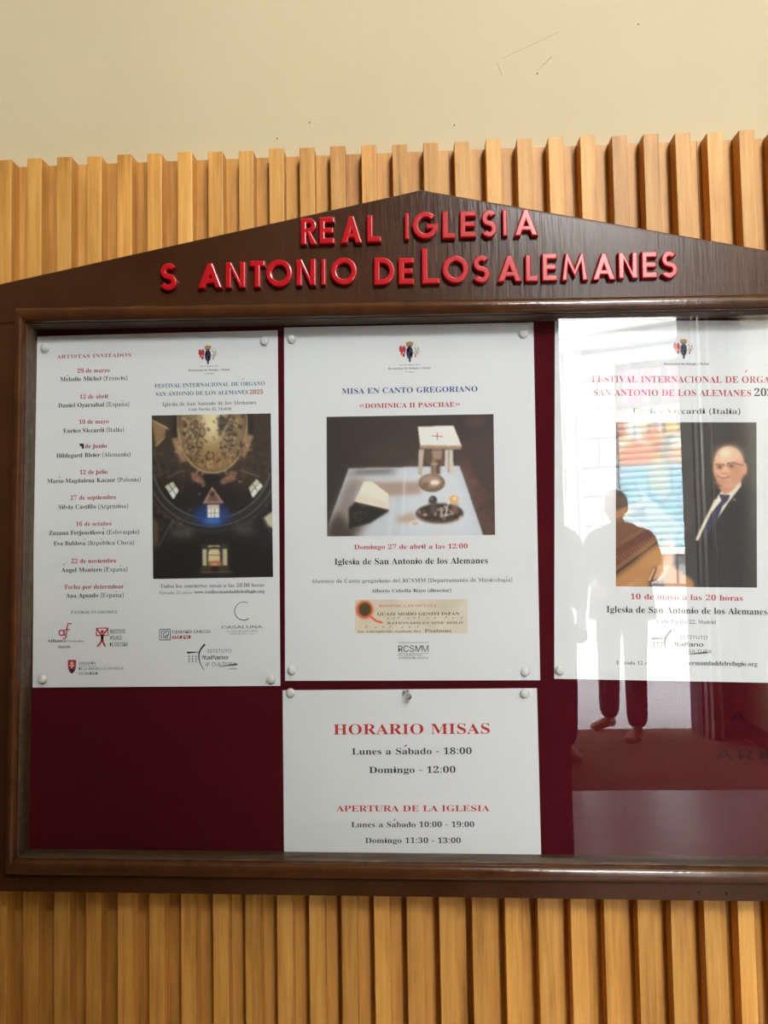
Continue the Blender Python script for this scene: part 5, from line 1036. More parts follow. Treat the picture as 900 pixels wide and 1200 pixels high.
HEIGHTS = {'INSTITUTO': 4.3, 'POLACO': 4.3, 'DE CULTURA': 4.3, 'EMBAJADA': 2.9, 'DE LA REPUBLICA ESLOVACA': 2.9, 'EN MADRID': 2.9,
           'CASALUNA.': 3.1, 'ISTITUTO': 3.8, 'italiano': 4.3, 'di CULTURA': 3.8, 'CENTRO CHECO': 3.1, 'PATROCINADORES': 3.4,
           'Alliance': 3.5, 'française': 2.8, 'ARTISTAS INVITADOS': 4.4, 'HORARIO MISAS': 12.0, 'Lunes a Sábado - 18:00': 7.4,
           'Domingo - 12:00': 7.4, 'APERTURA DE LA IGLESIA': 6.9, 'Lunes a Sábado 10:00 - 19:00': 6.2, 'Domingo 11:30 - 13:00': 6.2,
           'MISA EN CANTO GREGORIANO': 6.7, '«DOMINICA II PASCHAE»': 5.7, 'Domingo 27 de abril a las 12:00': 5.5,
           'Alumnos de Canto gregoriano del RCSMM (Departamento de Musicología)': 4.6, 'Alberto Cebolla Royo (director)': 4.0,
           'Enrico Viccardi (Italia)': 6.4, '10 de mayo a las 20 horas': 6.4}
HEIGHTS = {k: v * 1.06 for k, v in HEIGHTS.items()}
def sheet(key, cx, cz, a, w, h, label, cat, name='poster', group=None):
    root = empty(name, (cx, PAPY, cz), label, cat, group, rot=(0, a, 0))
    box_obj('paper_sheet', -w / 2, w / 2, 0.00002, 0.0003, -h / 2, h / 2, MT['paper'], root)
    groups = {}
    for t in TEXTS:
        if t[0] != key: continue
        pr = groups.setdefault(t[1], Print())
        if t[7 + 1 - 1] is None: continue
        hgt = HEIGHTS.get(t[2])
        pr.text(t[2], t[3], t[4], t[5], t[6], t[7], t[8], hgt)
    return root, groups

def crest(pr, cx, top, h):
    k = h / 24.0
    P = lambda L: [(cx + x * k, top - y * k) for x, y in L]
    pr.poly(P([(-4.5, 1), (-2.5, 2.2), (-1.2, .2), (0, 1.6), (1.2, .2), (2.5, 2.2), (4.5, 1), (3.4, 5), (-3.4, 5)]), 'gold')
    pr.line(P([(-3.2, 5.6), (3.2, 5.6)]), .9 * k, 'brown')
    # two-headed bird at the left
    pr.poly(P([(-11, 6), (-9, 5), (-8, 7.5), (-7, 5.2), (-5, 6), (-4, 9), (-5, 14), (-7, 12), (-9, 16), (-10, 12), (-11.5, 11)]), 'sred')
    pr.poly(P([(-8, 14), (-5.5, 13), (-5, 17), (-7.5, 18)]), 'sred')
    # quartered oval shield
    pr.ell(cx, top - 13 * k, 3.7 * k, 7.0 * k, 'shieldblue')
    pr.poly(P([(-2.8, 9), (-.3, 7.5), (-.3, 12), (-3, 12.2)]), 'gold')
    pr.poly(P([(.4, 13), (2.8, 13), (2.2, 17), (.4, 18)]), 'pale')
    pr.poly(P([(-1.2, 19.5), (1.4, 19.5), (1.0, 23.5), (-.8, 23.5)]), 'olive')
    # pale lion and sprig at the right
    pr.line(P([(4.5, 7), (7, 9.5), (6, 12), (9, 14)]), .9 * k, 'gold')
    pr.line(P([(8.5, 6.5), (10, 9), (8.5, 11.5), (10.5, 13.5)]), .8 * k, 'pale')
    pr.line(P([(4.6, 13), (6.5, 15.5), (5.4, 18)]), .8 * k, 'orange')
    pr.line(P([(9.5, 7.5), (6.5, 17.5)]), .5 * k, 'brown')
    for q in range(7):
        an = 2 * PI * q / 7
        pr.ell(cx + (-.2 + 10.8 * math.cos(an)) * k, top - (11.5 + 8 * math.sin(an)) * k, .5 * k, .5 * k, 'red' if q % 2 else 'gold', 8)

def istituto(pr, ox, oy, k=1.0):
    """curved bracket, bar and dotted grid beside the three-line name; origin at the arc's middle"""
    pts = []
    for i in range(15):
        t = i / 14
        y = 8.5 - 21.5 * t
        x = 4.6 * ((t - .45) / .55) ** 2 if t > .45 else 5.2 * ((.45 - t) / .45) ** 2
        pts.append((ox + x * k, oy + y * k))
    pr.line(pts, 1.5 * k, 'black', .5 * k)
    pr.line([(ox - 10 * k, oy + 1.7 * k), (ox, oy + 2.1 * k)], 1.7 * k, 'black', .4 * k)
    for a in range(3):
        for b in range(3):
            pr.ell(ox - (8.3 - a * 3.0) * k, oy - (1.5 + b * 2.1) * k, .55 * k, .75 * k, 'black', 8)
    pr.line([(ox + 17 * k, oy - 10.2 * k), (ox + 32.5 * k, oy - 8.2 * k)], .3 * k, 'black', 1.3 * k)

# ---------------------------------------------------------------- left sheet
p1, g1 = sheet('p1', -0.2178, 1.3578, 0.0035, 0.210, 0.2995,
               'white organ festival poster on the left with guest artist list and painted dome picture', 'poster', group=None)
g = g1['artist_list']
g.poly([(-65.9, 56.0), (-62.3, 56.0), (-62.0, 51.8), (-63.9, 51.4), (-63.6, 53.6), (-65.6, 54.0)], 'black')       # pen correction
g = g1['alliance_logo']
af = (-82.8, -107.0)
g.arc(af[0] + 2.4, af[1] + 2.8, 2.2, 40, 340, 1.0, 'crim', 20)
g.line([(af[0] + 4.7, af[1] + 5.2), (af[0] + 4.6, af[1] + 1.2), (af[0] + 5.6, af[1] + .4)], 1.2, 'crim')
g.line([(af[0] + 9.8, af[1] + 10.4), (af[0] + 8.2, af[1] + 10.6), (af[0] + 7.2, af[1] + 8), (af[0] + 6.4, af[1] - .5), (af[0] + 5.2, af[1] - 2.2), (af[0] + 3.8, af[1] - 1.9)], 1.0, 'crim')
g.line([(af[0] + 5.4, af[1] + 5.4), (af[0] + 9.4, af[1] + 5.6)], .8, 'crim')
g.ell(af[0] + 10.4, af[1] + 10.3, .8, .6, 'sred', 10)
g = g1['institute_logo']
bx, by = -50.5, -116.2
for L in ([(0, 9.4), (0, 15.6), (10, 15.6), (10, 9.4), (6.6, 9.4)], [(0, 9.4), (3.4, 9.4)]):
    g.line([(bx + x, by + y) for x, y in L], 1.0, 'sred')
g.ell(bx + 5, by + 12.6, 1.3, 1.5, 'sred', 14)
g.line([(bx + .2, by + 15), (bx + 4.2, by + 10), (bx + 4.6, by + 6)], 1.3, 'sred')
g.line([(bx + 9.8, by + 15), (bx + 5.8, by + 10), (bx + 5.4, by + 6)], 1.3, 'sred')
g.line([(bx + 4.7, by + 10.4), (bx + 4.9, by + 5.4)], 2.0, 'black')
g.line([(bx + 4.8, by + 6), (bx + 3.4, by + 3), (bx + .8, by + .2)], 1.4, 'sred')
g.line([(bx + 5.0, by + 6), (bx + 6.2, by + 3), (bx + 7.6, by + .2)], 1.4, 'sred')
g = g1['embassy_logo']
sx, sy = -74.9, -138.5
g.poly([(sx, sy + 11.6), (sx + 7.2, sy + 11.6), (sx + 7.0, sy + 4.6), (sx + 5.6, sy + 1.6), (sx + 3.6, sy), (sx + 1.6, sy + 1.6), (sx + .2, sy + 4.6)], 'sred')
g2 = Print()
g2.poly([(sx + .9, sy + 2.9), (sx + 2.3, sy + 4.4), (sx + 3.6, sy + 4.9), (sx + 4.9, sy + 4.4), (sx + 6.3, sy + 2.9), (sx + 3.6, sy + .25)], 'shieldblue')
g2.line([(sx + 3.6, sy + 4.4), (sx + 3.6, sy + 10.4)], .8, 'white')
g2.line([(sx + 2.0, sy + 8.9), (sx + 5.2, sy + 8.9)], .7, 'white')
g2.line([(sx + 1.5, sy + 6.9), (sx + 5.7, sy + 6.9)], .7, 'white')
g1['shield_charge'] = g2
g.line([(-65.3, -131.9), (-50.5, -131.9)], .25, 'gray')
g1['crest'] = Print()
crest(g1['crest'], 45.0, 138.7, 17.2)
g = g1['club_logo']
g.arc(74.6, -87.6, 7.6, 62, 305, .5, 'gray', 30, .9)
g = g1['centre_logo']
cx, cy = 3.1, -111.0
g.line([(cx + 9.2, cy), (cx + .3, cy), (cx + .3, cy + 9), (cx + 9.4, cy + 9), (cx + 9.4, cy + .1)], .8, 'navy')
g.line([(cx + 7.6, cy + 1.7), (cx + 1.9, cy + 1.7), (cx + 1.9, cy + 7.4), (cx + 7.8, cy + 7.4), (cx + 7.8, cy + 4.2), (cx + 6.0, cy + 4.2)], .8, 'navy')
g.line([(cx + 7.6, cy + 3.2), (cx + 3.5, cy + 3.2), (cx + 3.5, cy + 5.8), (cx + 6.2, cy + 5.8)], .8, 'navy')
istituto(g1['cultural_institute_logo'], 36.6, -123.4, 1.0)

# dome interior seen from below
C = Canvas(70, 38, 840, 1075, 150, 204, (30, 24, 22))
C.poly([(70, 38), (840, 38), (840, 560), (620, 520), (450, 430), (250, 480), (70, 420)], (58, 44, 34), 1, 60)
C.ell(462, 120, 215, 285, (132, 106, 70), 1, 14)
C.ell(455, 120, 70, 190, (205, 184, 134), 1, 34)
C.ell(468, 60, 60, 90, (222, 204, 156), .8, 24)
C.ell(460, 300, 150, 90, (150, 112, 64), .8, 30)
in_l = lambda: (rng.normal(340, 40), rng.uniform(60, 330))
in_r = lambda: (rng.normal(575, 38), rng.uniform(50, 320))
in_b = lambda: (rng.normal(460, 85), rng.normal(330, 26))
C.mottle(in_l, [(84, 60, 42), (112, 84, 58), (66, 46, 36), (176, 148, 108)], 12, 150, .72, 2)
C.mottle(in_r, [(74, 60, 50), (118, 92, 66), (60, 50, 44), (168, 144, 110)], 12, 150, .72, 2)
C.mottle(in_b, [(96, 62, 38), (140, 96, 56), (74, 46, 32), (196, 160, 104)], 11, 70, .6, 2)
C.ell(398, 150, 22, 34, (92, 66, 44), .8, 4); C.ell(398, 150, 13, 24, (168, 140, 100), .8, 3)
C.ell(520, 95, 24, 50, (62, 58, 54), .8, 6)
C.arc(462, 120, 222, 292, 0, 180, 12, (168, 136, 92), .95, 3)
C.arc(462, 120, 236, 306, 0, 180, 5, (72, 52, 36), .9, 2)
C.line([(240, 38), (240, 120), (262, 220)], 10, (172, 142, 100), .9, 3)
C.line([(682, 38), (684, 120), (660, 220)], 10, (160, 130, 90), .9, 3)
C.rect(205, 38, 238, 180, (34, 28, 24), .8, 6); C.rect(690, 38, 726, 170, (34, 28, 24), .8, 6)
for q, c in ((((200, 190), (235, 185), (296, 335), (250, 345)), (150, 112, 80)), (((680, 170), (726, 180), (672, 320), (625, 320)), (150, 112, 80)),
             (((318, 410), (350, 405), (420, 462), (400, 486), (330, 460)), (132, 88, 68)), (((505, 465), (590, 400), (622, 408), (600, 460), (520, 488)), (132, 88, 68))):
    C.poly(q, c, 1, 4)
    a0 = np.mean(q, axis=0)
    C.mottle(lambda: (a0[0] + rng.normal(0, 22), a0[1] + rng.normal(0, 30)), [(92, 60, 44), (190, 150, 112)], 9, 14, .6, 2)
C.poly([(72, 70), (172, 112), (150, 186), (98, 240)], (138, 104, 64), 1, 5)
C.line([(72, 68), (180, 128)], 7, (190, 168, 126), .9, 3)
C.line([(98, 236), (156, 180)], 8, (176, 150, 108), .8, 3)
C.mottle(lambda: (rng.uniform(80, 260), rng.uniform(270, 430)), [(46, 48, 46), (88, 66, 48), (36, 28, 24)], 18, 40, .5, 5)
C.mottle(lambda: (rng.uniform(640, 830), rng.uniform(230, 430)), [(46, 44, 42), (84, 64, 48), (34, 28, 24)], 18, 40, .5, 5)
C.line([(75, 270), (140, 420)], 6, (96, 78, 58), .7, 3)
C.line([(170, 435), (260, 395), (280, 400)], 6, (140, 106, 86), .8, 3); C.line([(640, 400), (760, 440)], 6, (140, 106, 86), .8, 3)
C.line([(280, 400), (262, 540)], 5, (88, 66, 58), .7, 3); C.line([(645, 410), (665, 520)], 5, (88, 66, 58), .7, 3)
C.ell(455, 450, 52, 32, (24, 26, 24), 1, 6)
for q in (((152, 492), (206, 462), (242, 520), (208, 574)), ((690, 512), (742, 454), (780, 500), (716, 574))):
    C.poly(q, (186, 188, 160), 1, 2)
    m0, m1, m2, m3 = ((q[i][0], q[i][1]) for i in range(4))
    C.poly([((m1[0] + m2[0]) / 2, (m1[1] + m2[1]) / 2), m2, m3, ((m0[0] + m3[0]) / 2, (m0[1] + m3[1]) / 2)], (208, 216, 222), .8, 3)
    mid = lambda a, b: ((a[0] + b[0]) / 2, (a[1] + b[1]) / 2)
    C.line([mid(m0, m3), mid(m1, m2)], 5, (84, 80, 70), .8); C.line([mid(m0, m1), mid(m3, m2)], 5, (84, 80, 70), .8)
C.arc(455, 330, 405, 395, 12, 168, 46, (40, 37, 40), 1, 6)
C.arc(455, 330, 385, 372, 14, 166, 9, (110, 104, 104), .8, 3)
C.arc(455, 330, 428, 420, 10, 170, 9, (98, 92, 96), .8, 3)
C.arc(455, 330, 455, 450, 20, 160, 20, (58, 50, 50), .8, 8)
C.ell(455, 675, 120, 70, (18, 56, 150), .85, 26)
C.ell(455, 715, 60, 20, (40, 110, 220), .8, 12)
C.poly([(457, 498), (394, 604), (532, 604)], (156, 122, 106), 1, 3)
C.poly([(457, 520), (420, 592), (506, 592)], (104, 70, 62), .9, 5); C.ell(458, 545, 16, 18, (60, 36, 34), .9, 4)
C.rect(424, 612, 500, 694, (196, 176, 150), 1, 2)
C.rect(430, 640, 496, 692, (226, 236, 248), 1, 2)
for x in (446, 470): C.line([(x, 640), (x, 694)], 4, (70, 74, 84), .9)
C.line([(430, 664), (498, 664)], 4, (70, 74, 84), .9)
C.ell(262, 782, 80, 36, (72, 72, 80), .8, 20); C.ell(660, 775, 70, 40, (64, 66, 74), .8, 22)
C.mottle(lambda: (rng.uniform(90, 330), rng.uniform(620, 800)), [(84, 72, 68), (46, 40, 40), (108, 90, 84)], 12, 30, .45, 4)
C.mottle(lambda: (rng.uniform(600, 820), rng.uniform(600, 800)), [(74, 66, 66), (40, 36, 38), (92, 82, 80)], 12, 30, .45, 4)
C.poly([(782, 700), (840, 660), (840, 770), (810, 750)], (176, 172, 148), 1, 4)
C.poly([(72, 680), (110, 720), (108, 860), (76, 880)], (96, 74, 44), .8, 8)
C.line([(205, 700), (110, 870)], 6, (110, 104, 108), .7, 3); C.line([(770, 700), (835, 800)], 6, (100, 92, 92), .7, 3)
C.poly([(72, 900), (380, 860), (380, 1075), (72, 1075)], (18, 14, 14), .8, 30); C.poly([(570, 850), (845, 850), (845, 1075), (570, 1075)], (18, 14, 14), .8, 30)
C.rect(385, 862, 556, 1040, (58, 46, 36), 1, 4)
C.rect(392, 892, 416, 996, (176, 172, 138), 1, 2); C.rect(520, 892, 548, 996, (176, 172, 138), 1, 2)
C.rect(428, 868, 502, 880, (190, 184, 140), 1, 2); C.rect(428, 892, 502, 970, (198, 184, 132), 1, 3)
C.arc(465, 905, 38, 26, 180, 360, 8, (60, 40, 30), 1, 2); C.line([(430, 930), (500, 930)], 6, (96, 76, 52), .9)
C.rect(428, 968, 512, 1000, (188, 96, 62), .9, 6); C.ell(468, 990, 24, 10, (236, 170, 110), .8, 4)
C.rect(380, 1000, 432, 1034, (58, 50, 28), .8, 6); C.rect(505, 1000, 560, 1034, (64, 50, 30), .8, 6); C.rect(448, 1000, 490, 1040, (20, 14, 14), 1, 4)
C.line([(370, 1036), (580, 1036)], 6, (110, 84, 58), .8, 2)
C.grain(5)
gr = C.a.mean(2, keepdims=True); C.a = C.a * 0.78 + gr * 0.22
C.build('picture', [(-3.5, 78.9), (98.6, 78.5), (99.6, -59.5), (-2.2, -59.9)], p1, 1.30)
for k, v in g1.items():
    v.build(k, p1, 0.00018 if k == 'shield_charge' else 0.00012)

# ---------------------------------------------------------------- middle sheet
p2, g2_ = sheet('p2', -0.0028, 1.3596, 0.0085, 0.2105, 0.2975,
                'white Gregorian chant mass poster in the middle with a chalice picture', 'poster')
g2_['crest'] = Print(); crest(g2_['crest'], 1.2, 135.2, 18.6)
g = g2_['conservatory_logo']
g.line([(-11, -117.6), (14.4, -117.6)], .35, 'gray'); g.line([(-11, -126.4), (14.4, -126.4)], .3, 'gray')

C = Canvas(52, 25, 860, 604, 200, 143, (46, 38, 36))
C.ell(200, 120, 260, 160, (40, 34, 33), .8, 60)
C.ell(480, 240, 260, 90, (62, 48, 42), .8, 60)
C.poly([(640, 150), (860, 120), (860, 604), (800, 604)], (62, 46, 42), .8, 30)
C.poly([(690, 200), (740, 260), (860, 520), (860, 604), (806, 604), (720, 330)], (82, 56, 50), .9, 14)
C.mottle(lambda: (rng.uniform(740, 860), rng.uniform(330, 600)), [(64, 42, 40), (100, 70, 60), (52, 38, 38)], 14, 30, .4, 6)
C.ell(770, 60, 50, 26, (78, 50, 50), .7, 16)
tab = [(160, 278), (692, 272), (712, 330), (802, 604), (56, 604), (60, 545)]
C.poly(tab, (176, 181, 192), 1, 3)
C.poly([(160, 278), (400, 276), (380, 312), (150, 318)], (120, 118, 122), .6, 10)
C.poly([(200, 285), (370, 285), (350, 305), (190, 306)], (92, 84, 84), .6, 8)
C.poly([(420, 290), (690, 290), (720, 400), (770, 600), (430, 600)], (194, 200, 210), .6, 30)
C.poly([(60, 545), (150, 330), (230, 330), (190, 440), (260, 520), (200, 604), (56, 604)], (112, 96, 90), .75, 22)
C.poly([(56, 560), (110, 480), (160, 560), (230, 560), (170, 604), (56, 604)], (56, 46, 42), .9, 18)
C.poly([(150, 330), (320, 345), (505, 345), (508, 402), (360, 412), (250, 380)], (150, 124, 110), .85, 10)
C.line([(430, 290), (418, 590)], 8, (206, 212, 220), .6, 4); C.line([(375, 420), (350, 590)], 16, (200, 206, 214), .5, 8)
C.poly([(385, 515), (470, 490), (490, 540), (400, 540)], (164, 138, 122), .8, 10); C.ell(478, 545, 28, 14, (206, 200, 196), .8, 4); C.ell(478, 545, 18, 8, (168, 160, 160), .8, 3)
C.poly([(158, 470), (192, 436), (350, 478), (348, 488), (262, 540), (160, 568)], (30, 27, 25), 1, 4)
C.mottle(lambda: (rng.normal(210, 22), rng.normal(490, 16)), [(66, 60, 58), (44, 40, 38)], 12, 12, .6, 3)
C.poly([(232, 340), (272, 341), (350, 402), (350, 474), (188, 438)], (214, 206, 192), 1, 3)
C.poly([(188, 438), (206, 400), (350, 440), (350, 474)], (196, 186, 172), .7, 8)
C.line([(190, 440), (350, 480)], 5, (60, 54, 48), 1)
C.poly([(520, 196), (640, 196), (640, 260), (600, 272), (600, 312), (556, 312), (556, 270), (526, 250)], (84, 66, 54), 1, 5)
C.poly([(560, 196), (612, 196), (606, 240), (566, 240)], (150, 128, 106), .9, 5)
C.poly([(498, 190), (524, 192), (512, 318), (494, 306)], (168, 154, 142), 1, 3)
C.poly([(624, 196), (662, 194), (664, 312), (640, 306), (622, 270)], (188, 180, 172), 1, 3); C.line([(642, 200), (640, 300)], 7, (120, 108, 100), .7, 3)
C.line([(572, 240), (570, 320)], 20, (126, 102, 84), 1, 3); C.ell(572, 262, 18, 9, (150, 124, 100), 1, 3)
C.ell(559, 352, 63, 44, (104, 84, 72), 1, 3); C.ell(556, 344, 52, 32, (158, 134, 116), .9, 8); C.ell(574, 350, 22, 12, (226, 214, 204), .9, 5); C.ell(530, 360, 16, 12, (80, 62, 52), .7, 6)
C.poly([(495, 82), (666, 79), (704, 178), (505, 172)], (222, 216, 208), 1, 2)
C.poly([(505, 170), (704, 176), (700, 194), (504, 188)], (160, 140, 120), 1, 2); C.line([(508, 182), (700, 187)], 4, (104, 86, 74), .8)
C.line([(588, 112), (588, 146)], 4, (140, 60, 50), .9); C.line([(564, 128), (612, 130)], 4, (140, 60, 50), .9)
C.ell(595, 498, 114, 48, (66, 52, 46), 1, 4); C.ell(598, 490, 98, 34, (46, 36, 33), .9, 5); C.arc(595, 498, 110, 46, 20, 160, 6, (150, 128, 112), .8, 3)
C.mottle(lambda: (rng.normal(600, 50), rng.normal(494, 15)), [(150, 132, 122), (40, 30, 28), (96, 74, 62), (206, 196, 188)], 10, 42, .6, 2)
C.line([(640, 440), (622, 510)], 7, (214, 206, 198), .8, 2); C.line([(600, 510), (660, 500)], 6, (196, 182, 170), .7, 2)
C.rect(548, 440, 584, 500, (84, 68, 62), .8, 6); C.ell(564, 432, 19, 18, (58, 54, 58), 1, 3); C.ell(558, 428, 7, 6, (130, 128, 134), .8, 3)
C.rect(650, 450, 684, 500, (132, 108, 86), .7, 6); C.ell(664, 432, 23, 20, (204, 156, 104), 1, 3); C.ell(668, 428, 9, 8, (240, 206, 160), .9, 3)
C.grain(3)
C.build('picture', [(-69.4, 71.7), (70.7, 71.7), (70.4, -29.2), (-69.5, -29.2)], p2, 1.42)

# strip of old chant manuscript
C = Canvas(250, 240, 632, 356, 130, 40, (190, 182, 168))
C.mottle(lambda: (rng.uniform(250, 632), rng.uniform(240, 356)), [(182, 174, 158), (198, 191, 178)], 30, 40, .5, 10)
C.ell(284, 275, 30, 31, (198, 96, 66), 1, 1); C.ell(285, 274, 21, 23, (66, 58, 30), 1, 1)
C.line([(300, 294), (322, 312), (342, 318)], 7, (206, 90, 60), 1, 0)
C.grain(4)
C.build('manuscript_strip', [(-46.5, -82.0), (46.7, -82.3), (46.5, -110.2), (-46.7, -110.0)], p2, 1.42)
pr = Print()
pr.text('DOMINICA IN OCTAVA', -26.5, 21.0, -88.2, 'orange', .5, 's', 2.8)
pr.text('QUASI MODO GENITI INFAN', -28.0, 40.0, -95.2, 'brown', .9, 's', 3.6)
pr.text('RATIONABILES SINE DOLO', -20.0, 42.6, -102.4, 'brown', .8, 's', 2.8)
pr.text('lac concupiscite exultate deo', -44.0, 8.0, -109.2, 'brown', .6, 's', 2.9)
pr.text('Psalmus', 11.0, 33.0, -109.2, 'brown', .5, 's', 3.8)
for i, x in enumerate((-20, -15, -11, -3, 2, 6, 13, 19, 28, 34, 41, -38, -30, -24, -18, -8, -2, 5)):
    y = -98.0 if i < 11 else -105.4
    pr.line([(x, y), (x + 1.4, y + .8 + .5 * (i % 3))], .45, 'brown')
pr.build('manuscript_script', p2, 0.00018)
for k, v in g2_.items(): v.build(k, p2)

# ---------------------------------------------------------------- right sheet
p3, g3 = sheet('p3', 0.2221, 1.3566, 0.030, 0.2100, 0.2975,
               'white organ recital poster on the right showing a bald organist in a dark suit', 'poster')
g3['crest'] = Print(); crest(g3['crest'], 1.2, 133.8, 17.6)
istituto(g3['cultural_institute_logo'], -15.6, -116.5, 1.05)
C = Canvas(282, 53, 856, 722, 170, 198, (44, 40, 38))
C.ell(760, 220, 150, 200, (56, 52, 50), .7, 60)
C.rect(282, 53, 600, 330, (36, 32, 31), .8, 40)
C.poly([(282, 400), (400, 350), (590, 500), (600, 722), (282, 722)], (120, 84, 54), 1, 6)
C.poly([(282, 420), (390, 372), (400, 400), (282, 452)], (150, 108, 72), .9, 3); C.poly([(282, 365), (380, 340), (395, 372), (282, 412)], (66, 48, 38), 1, 4)
C.poly([(282, 452), (400, 400), (416, 470), (282, 560)], (104, 70, 46), 1, 4)
C.poly([(282, 566), (430, 480), (446, 520), (282, 640)], (92, 50, 36), 1, 3)
for i in range(13):
    x = 286 + i * 12
    C.line([(x, 596 - i * 6.2), (x + 14, 618 - i * 7.6)], 3.4, (150, 106, 76), .9, 1)
C.line([(282, 668), (470, 530)], 9, (48, 34, 28), 1, 2)
C.poly([(282, 690), (500, 530), (600, 560), (600, 722), (282, 722)], (164, 116, 70), 1, 5); C.ell(470, 600, 90, 50, (184, 136, 84), .6, 26)
C.poly([(418, 690), (440, 640), (470, 660), (480, 722), (420, 722)], (60, 44, 40), .9, 5)
C.poly([(440, 690), (500, 560), (545, 530), (560, 560), (470, 690)], (206, 160, 128), 1, 5)
for q in (((440, 690), (460, 640)), ((455, 694), (478, 645)), ((420, 694), (440, 650))): C.line(q, 8, (206, 160, 128), 1, 2)
C.poly([(530, 500), (620, 470), (640, 722), (520, 640)], (34, 33, 37), 1, 6)
C.poly([(606, 560), (640, 470), (690, 372), (790, 296), (856, 338), (856, 722), (610, 722)], (36, 35, 39), 1, 3)
C.poly([(640, 560), (720, 420), (800, 340), (856, 380), (856, 722), (620, 722)], (42, 41, 45), .6, 24)
C.poly([(612, 530), (630, 486), (700, 350), (716, 330), (790, 288), (792, 312), (740, 380), (692, 452), (700, 400), (664, 430)], (216, 206, 194), 1, 2)
C.line([(614, 528), (640, 472), (690, 372)], 12, (204, 194, 176), 1, 2)
C.poly([(702, 346), (748, 350), (738, 372), (716, 396), (690, 462), (648, 520), (630, 540), (672, 420), (712, 372)], (52, 52, 74), 1, 2)
C.poly([(700, 318), (790, 282), (760, 330), (724, 350)], (182, 132, 106), 1, 4)
C.ell(742, 236, 64, 84, (200, 152, 124), 1, 3)
C.ell(744, 192, 56, 42, (222, 184, 158), .8, 14); C.ell(730, 178, 22, 14, (240, 214, 194), .8, 8)
C.ell(775, 260, 22, 52, (168, 118, 94), .6, 12); C.ell(716, 296, 32, 18, (176, 124, 100), .6, 10)
C.ell(805, 244, 12, 26, (196, 142, 118), 1, 3)
C.line([(690, 226), (722, 226)], 6, (92, 70, 62), .9, 2); C.line([(736, 222), (768, 220)], 6, (92, 70, 62), .9, 2)
C.ell(706, 236, 15, 12, (150, 108, 90), .8, 3); C.ell(752, 232, 16, 12, (150, 108, 90), .8, 3)
C.ell(706, 236, 5, 4, (50, 38, 36), .9, 1); C.ell(752, 232, 5, 4, (50, 38, 36), .9, 1)
C.line([(768, 222), (800, 230)], 4, (96, 76, 68), .9, 1); C.line([(720, 232), (738, 230)], 3, (96, 76, 68), .9, 1)
C.poly([(722, 232), (734, 232), (738, 258), (714, 260)], (214, 164, 136), .9, 3); C.line([(714, 261), (736, 261)], 4, (140, 90, 74), .8, 2)
C.line([(696, 273), (716, 281), (744, 275)], 6, (140, 84, 72), .9, 2); C.line([(704, 274), (734, 274)], 3, (214, 190, 172), .8, 1); C.ell(716, 300, 26, 10, (186, 134, 108), .6, 6)
C.line([(690, 258), (694, 282)], 3, (160, 112, 90), .7, 2); C.line([(752, 258), (752, 284)], 3, (160, 112, 90), .7, 2)
C.line([(762, 366), (768, 372)], 5, (150, 140, 120), .8)
C.grain(3)
C.build('picture', [(-54.7, 63.2), (59.9, 63.7), (58.8, -72.0), (-55.0, -72.6)], p3, 1.35)
for k, v in g3.items(): v.build(k, p3)

# ---------------------------------------------------------------- small lower sheet
p4, g4 = sheet('p4', -0.0067, 1.1297, 0.002, 0.2098, 0.148,
               'white half-size notice of mass and opening times in the lower middle', 'notice', 'timetable_notice')
for k, v in g4.items(): v.build(k, p4)

# ---------------------------------------------------------------- push pins
pin_at = {
 'upper left corner of the left festival poster': (-0.3134, 1.4975), 'upper right corner of the left festival poster': (-0.1234, 1.4979),
 'lower left corner of the left festival poster': (-0.3143, 1.2154), 'lower right corner of the left festival poster': (-0.1208, 1.2133),
 'upper left corner of the middle chant poster': (-0.1002, 1.4991), 'upper right corner of the middle chant poster': (0.0952, 1.4981),
 'lower left corner of the middle chant poster': (-0.1034, 1.2208), 'lower right corner of the middle chant poster': (0.0893, 1.2173),
 'lower left corner of the right recital poster': (0.1171, 1.2180), 'upper left corner of the right recital poster': (0.1271, 1.5036),
 'upper left corner of the mass timetable notice': (-0.1047, 1.2020), 'upper right corner of the mass timetable notice': (0.0883, 1.1994)}
pin0 = None
for where, (x, z) in pin_at.items():
    lab = 'pale plastic push pin at the ' + where
    if pin0 is None:
        pin0 = empty('push_pin', (x, PAPY, z), lab, 'push pin', 'push pins holding the sheets')
        kids = [lathe_obj('pin_head', [(0.0030, 0.0001), (0.0036, 0.0004), (0.0038, 0.0011), (0.0036, 0.0019), (0.0029, 0.0026), (0.0017, 0.0031), (0.0005, 0.0033)], MT['pin'], pin0),
                lathe_obj('pin_needle', [(0.0001, -0.0011), (0.00045, -0.0006), (0.00045, 0.0006)], MT['needle'], pin0, 8)]
    else:
        r = pin0.copy(); COL.objects.link(r); r.location = (x, PAPY, z); r['label'] = lab
        for k in kids:
            c = k.copy(); COL.objects.link(c); c.parent = r
pc = empty('push_pin', (-0.0092, PAPY, 1.2007), 'clear waisted push pin at the top centre of the mass timetable notice', 'push pin', 'push pins holding the sheets', rot=(0.25, 0, 0.3))
lathe_obj('pin_head', [(0.0031, 0.0002), (0.0034, 0.0008), (0.0030, 0.0016), (0.0017, 0.0024), (0.0016, 0.0058), (0.0026, 0.0068), (0.0027, 0.0082), (0.0016, 0.0088)],
          Mat('glassy_plastic', (0.93, 0.93, 0.93), 0.03, Transmission_Weight=1.0, IOR=1.49).m, pc)
lathe_obj('pin_needle', [(0.0001, -0.0011), (0.00045, -0.0006), (0.00045, 0.001)], MT['needle'], pc, 8)

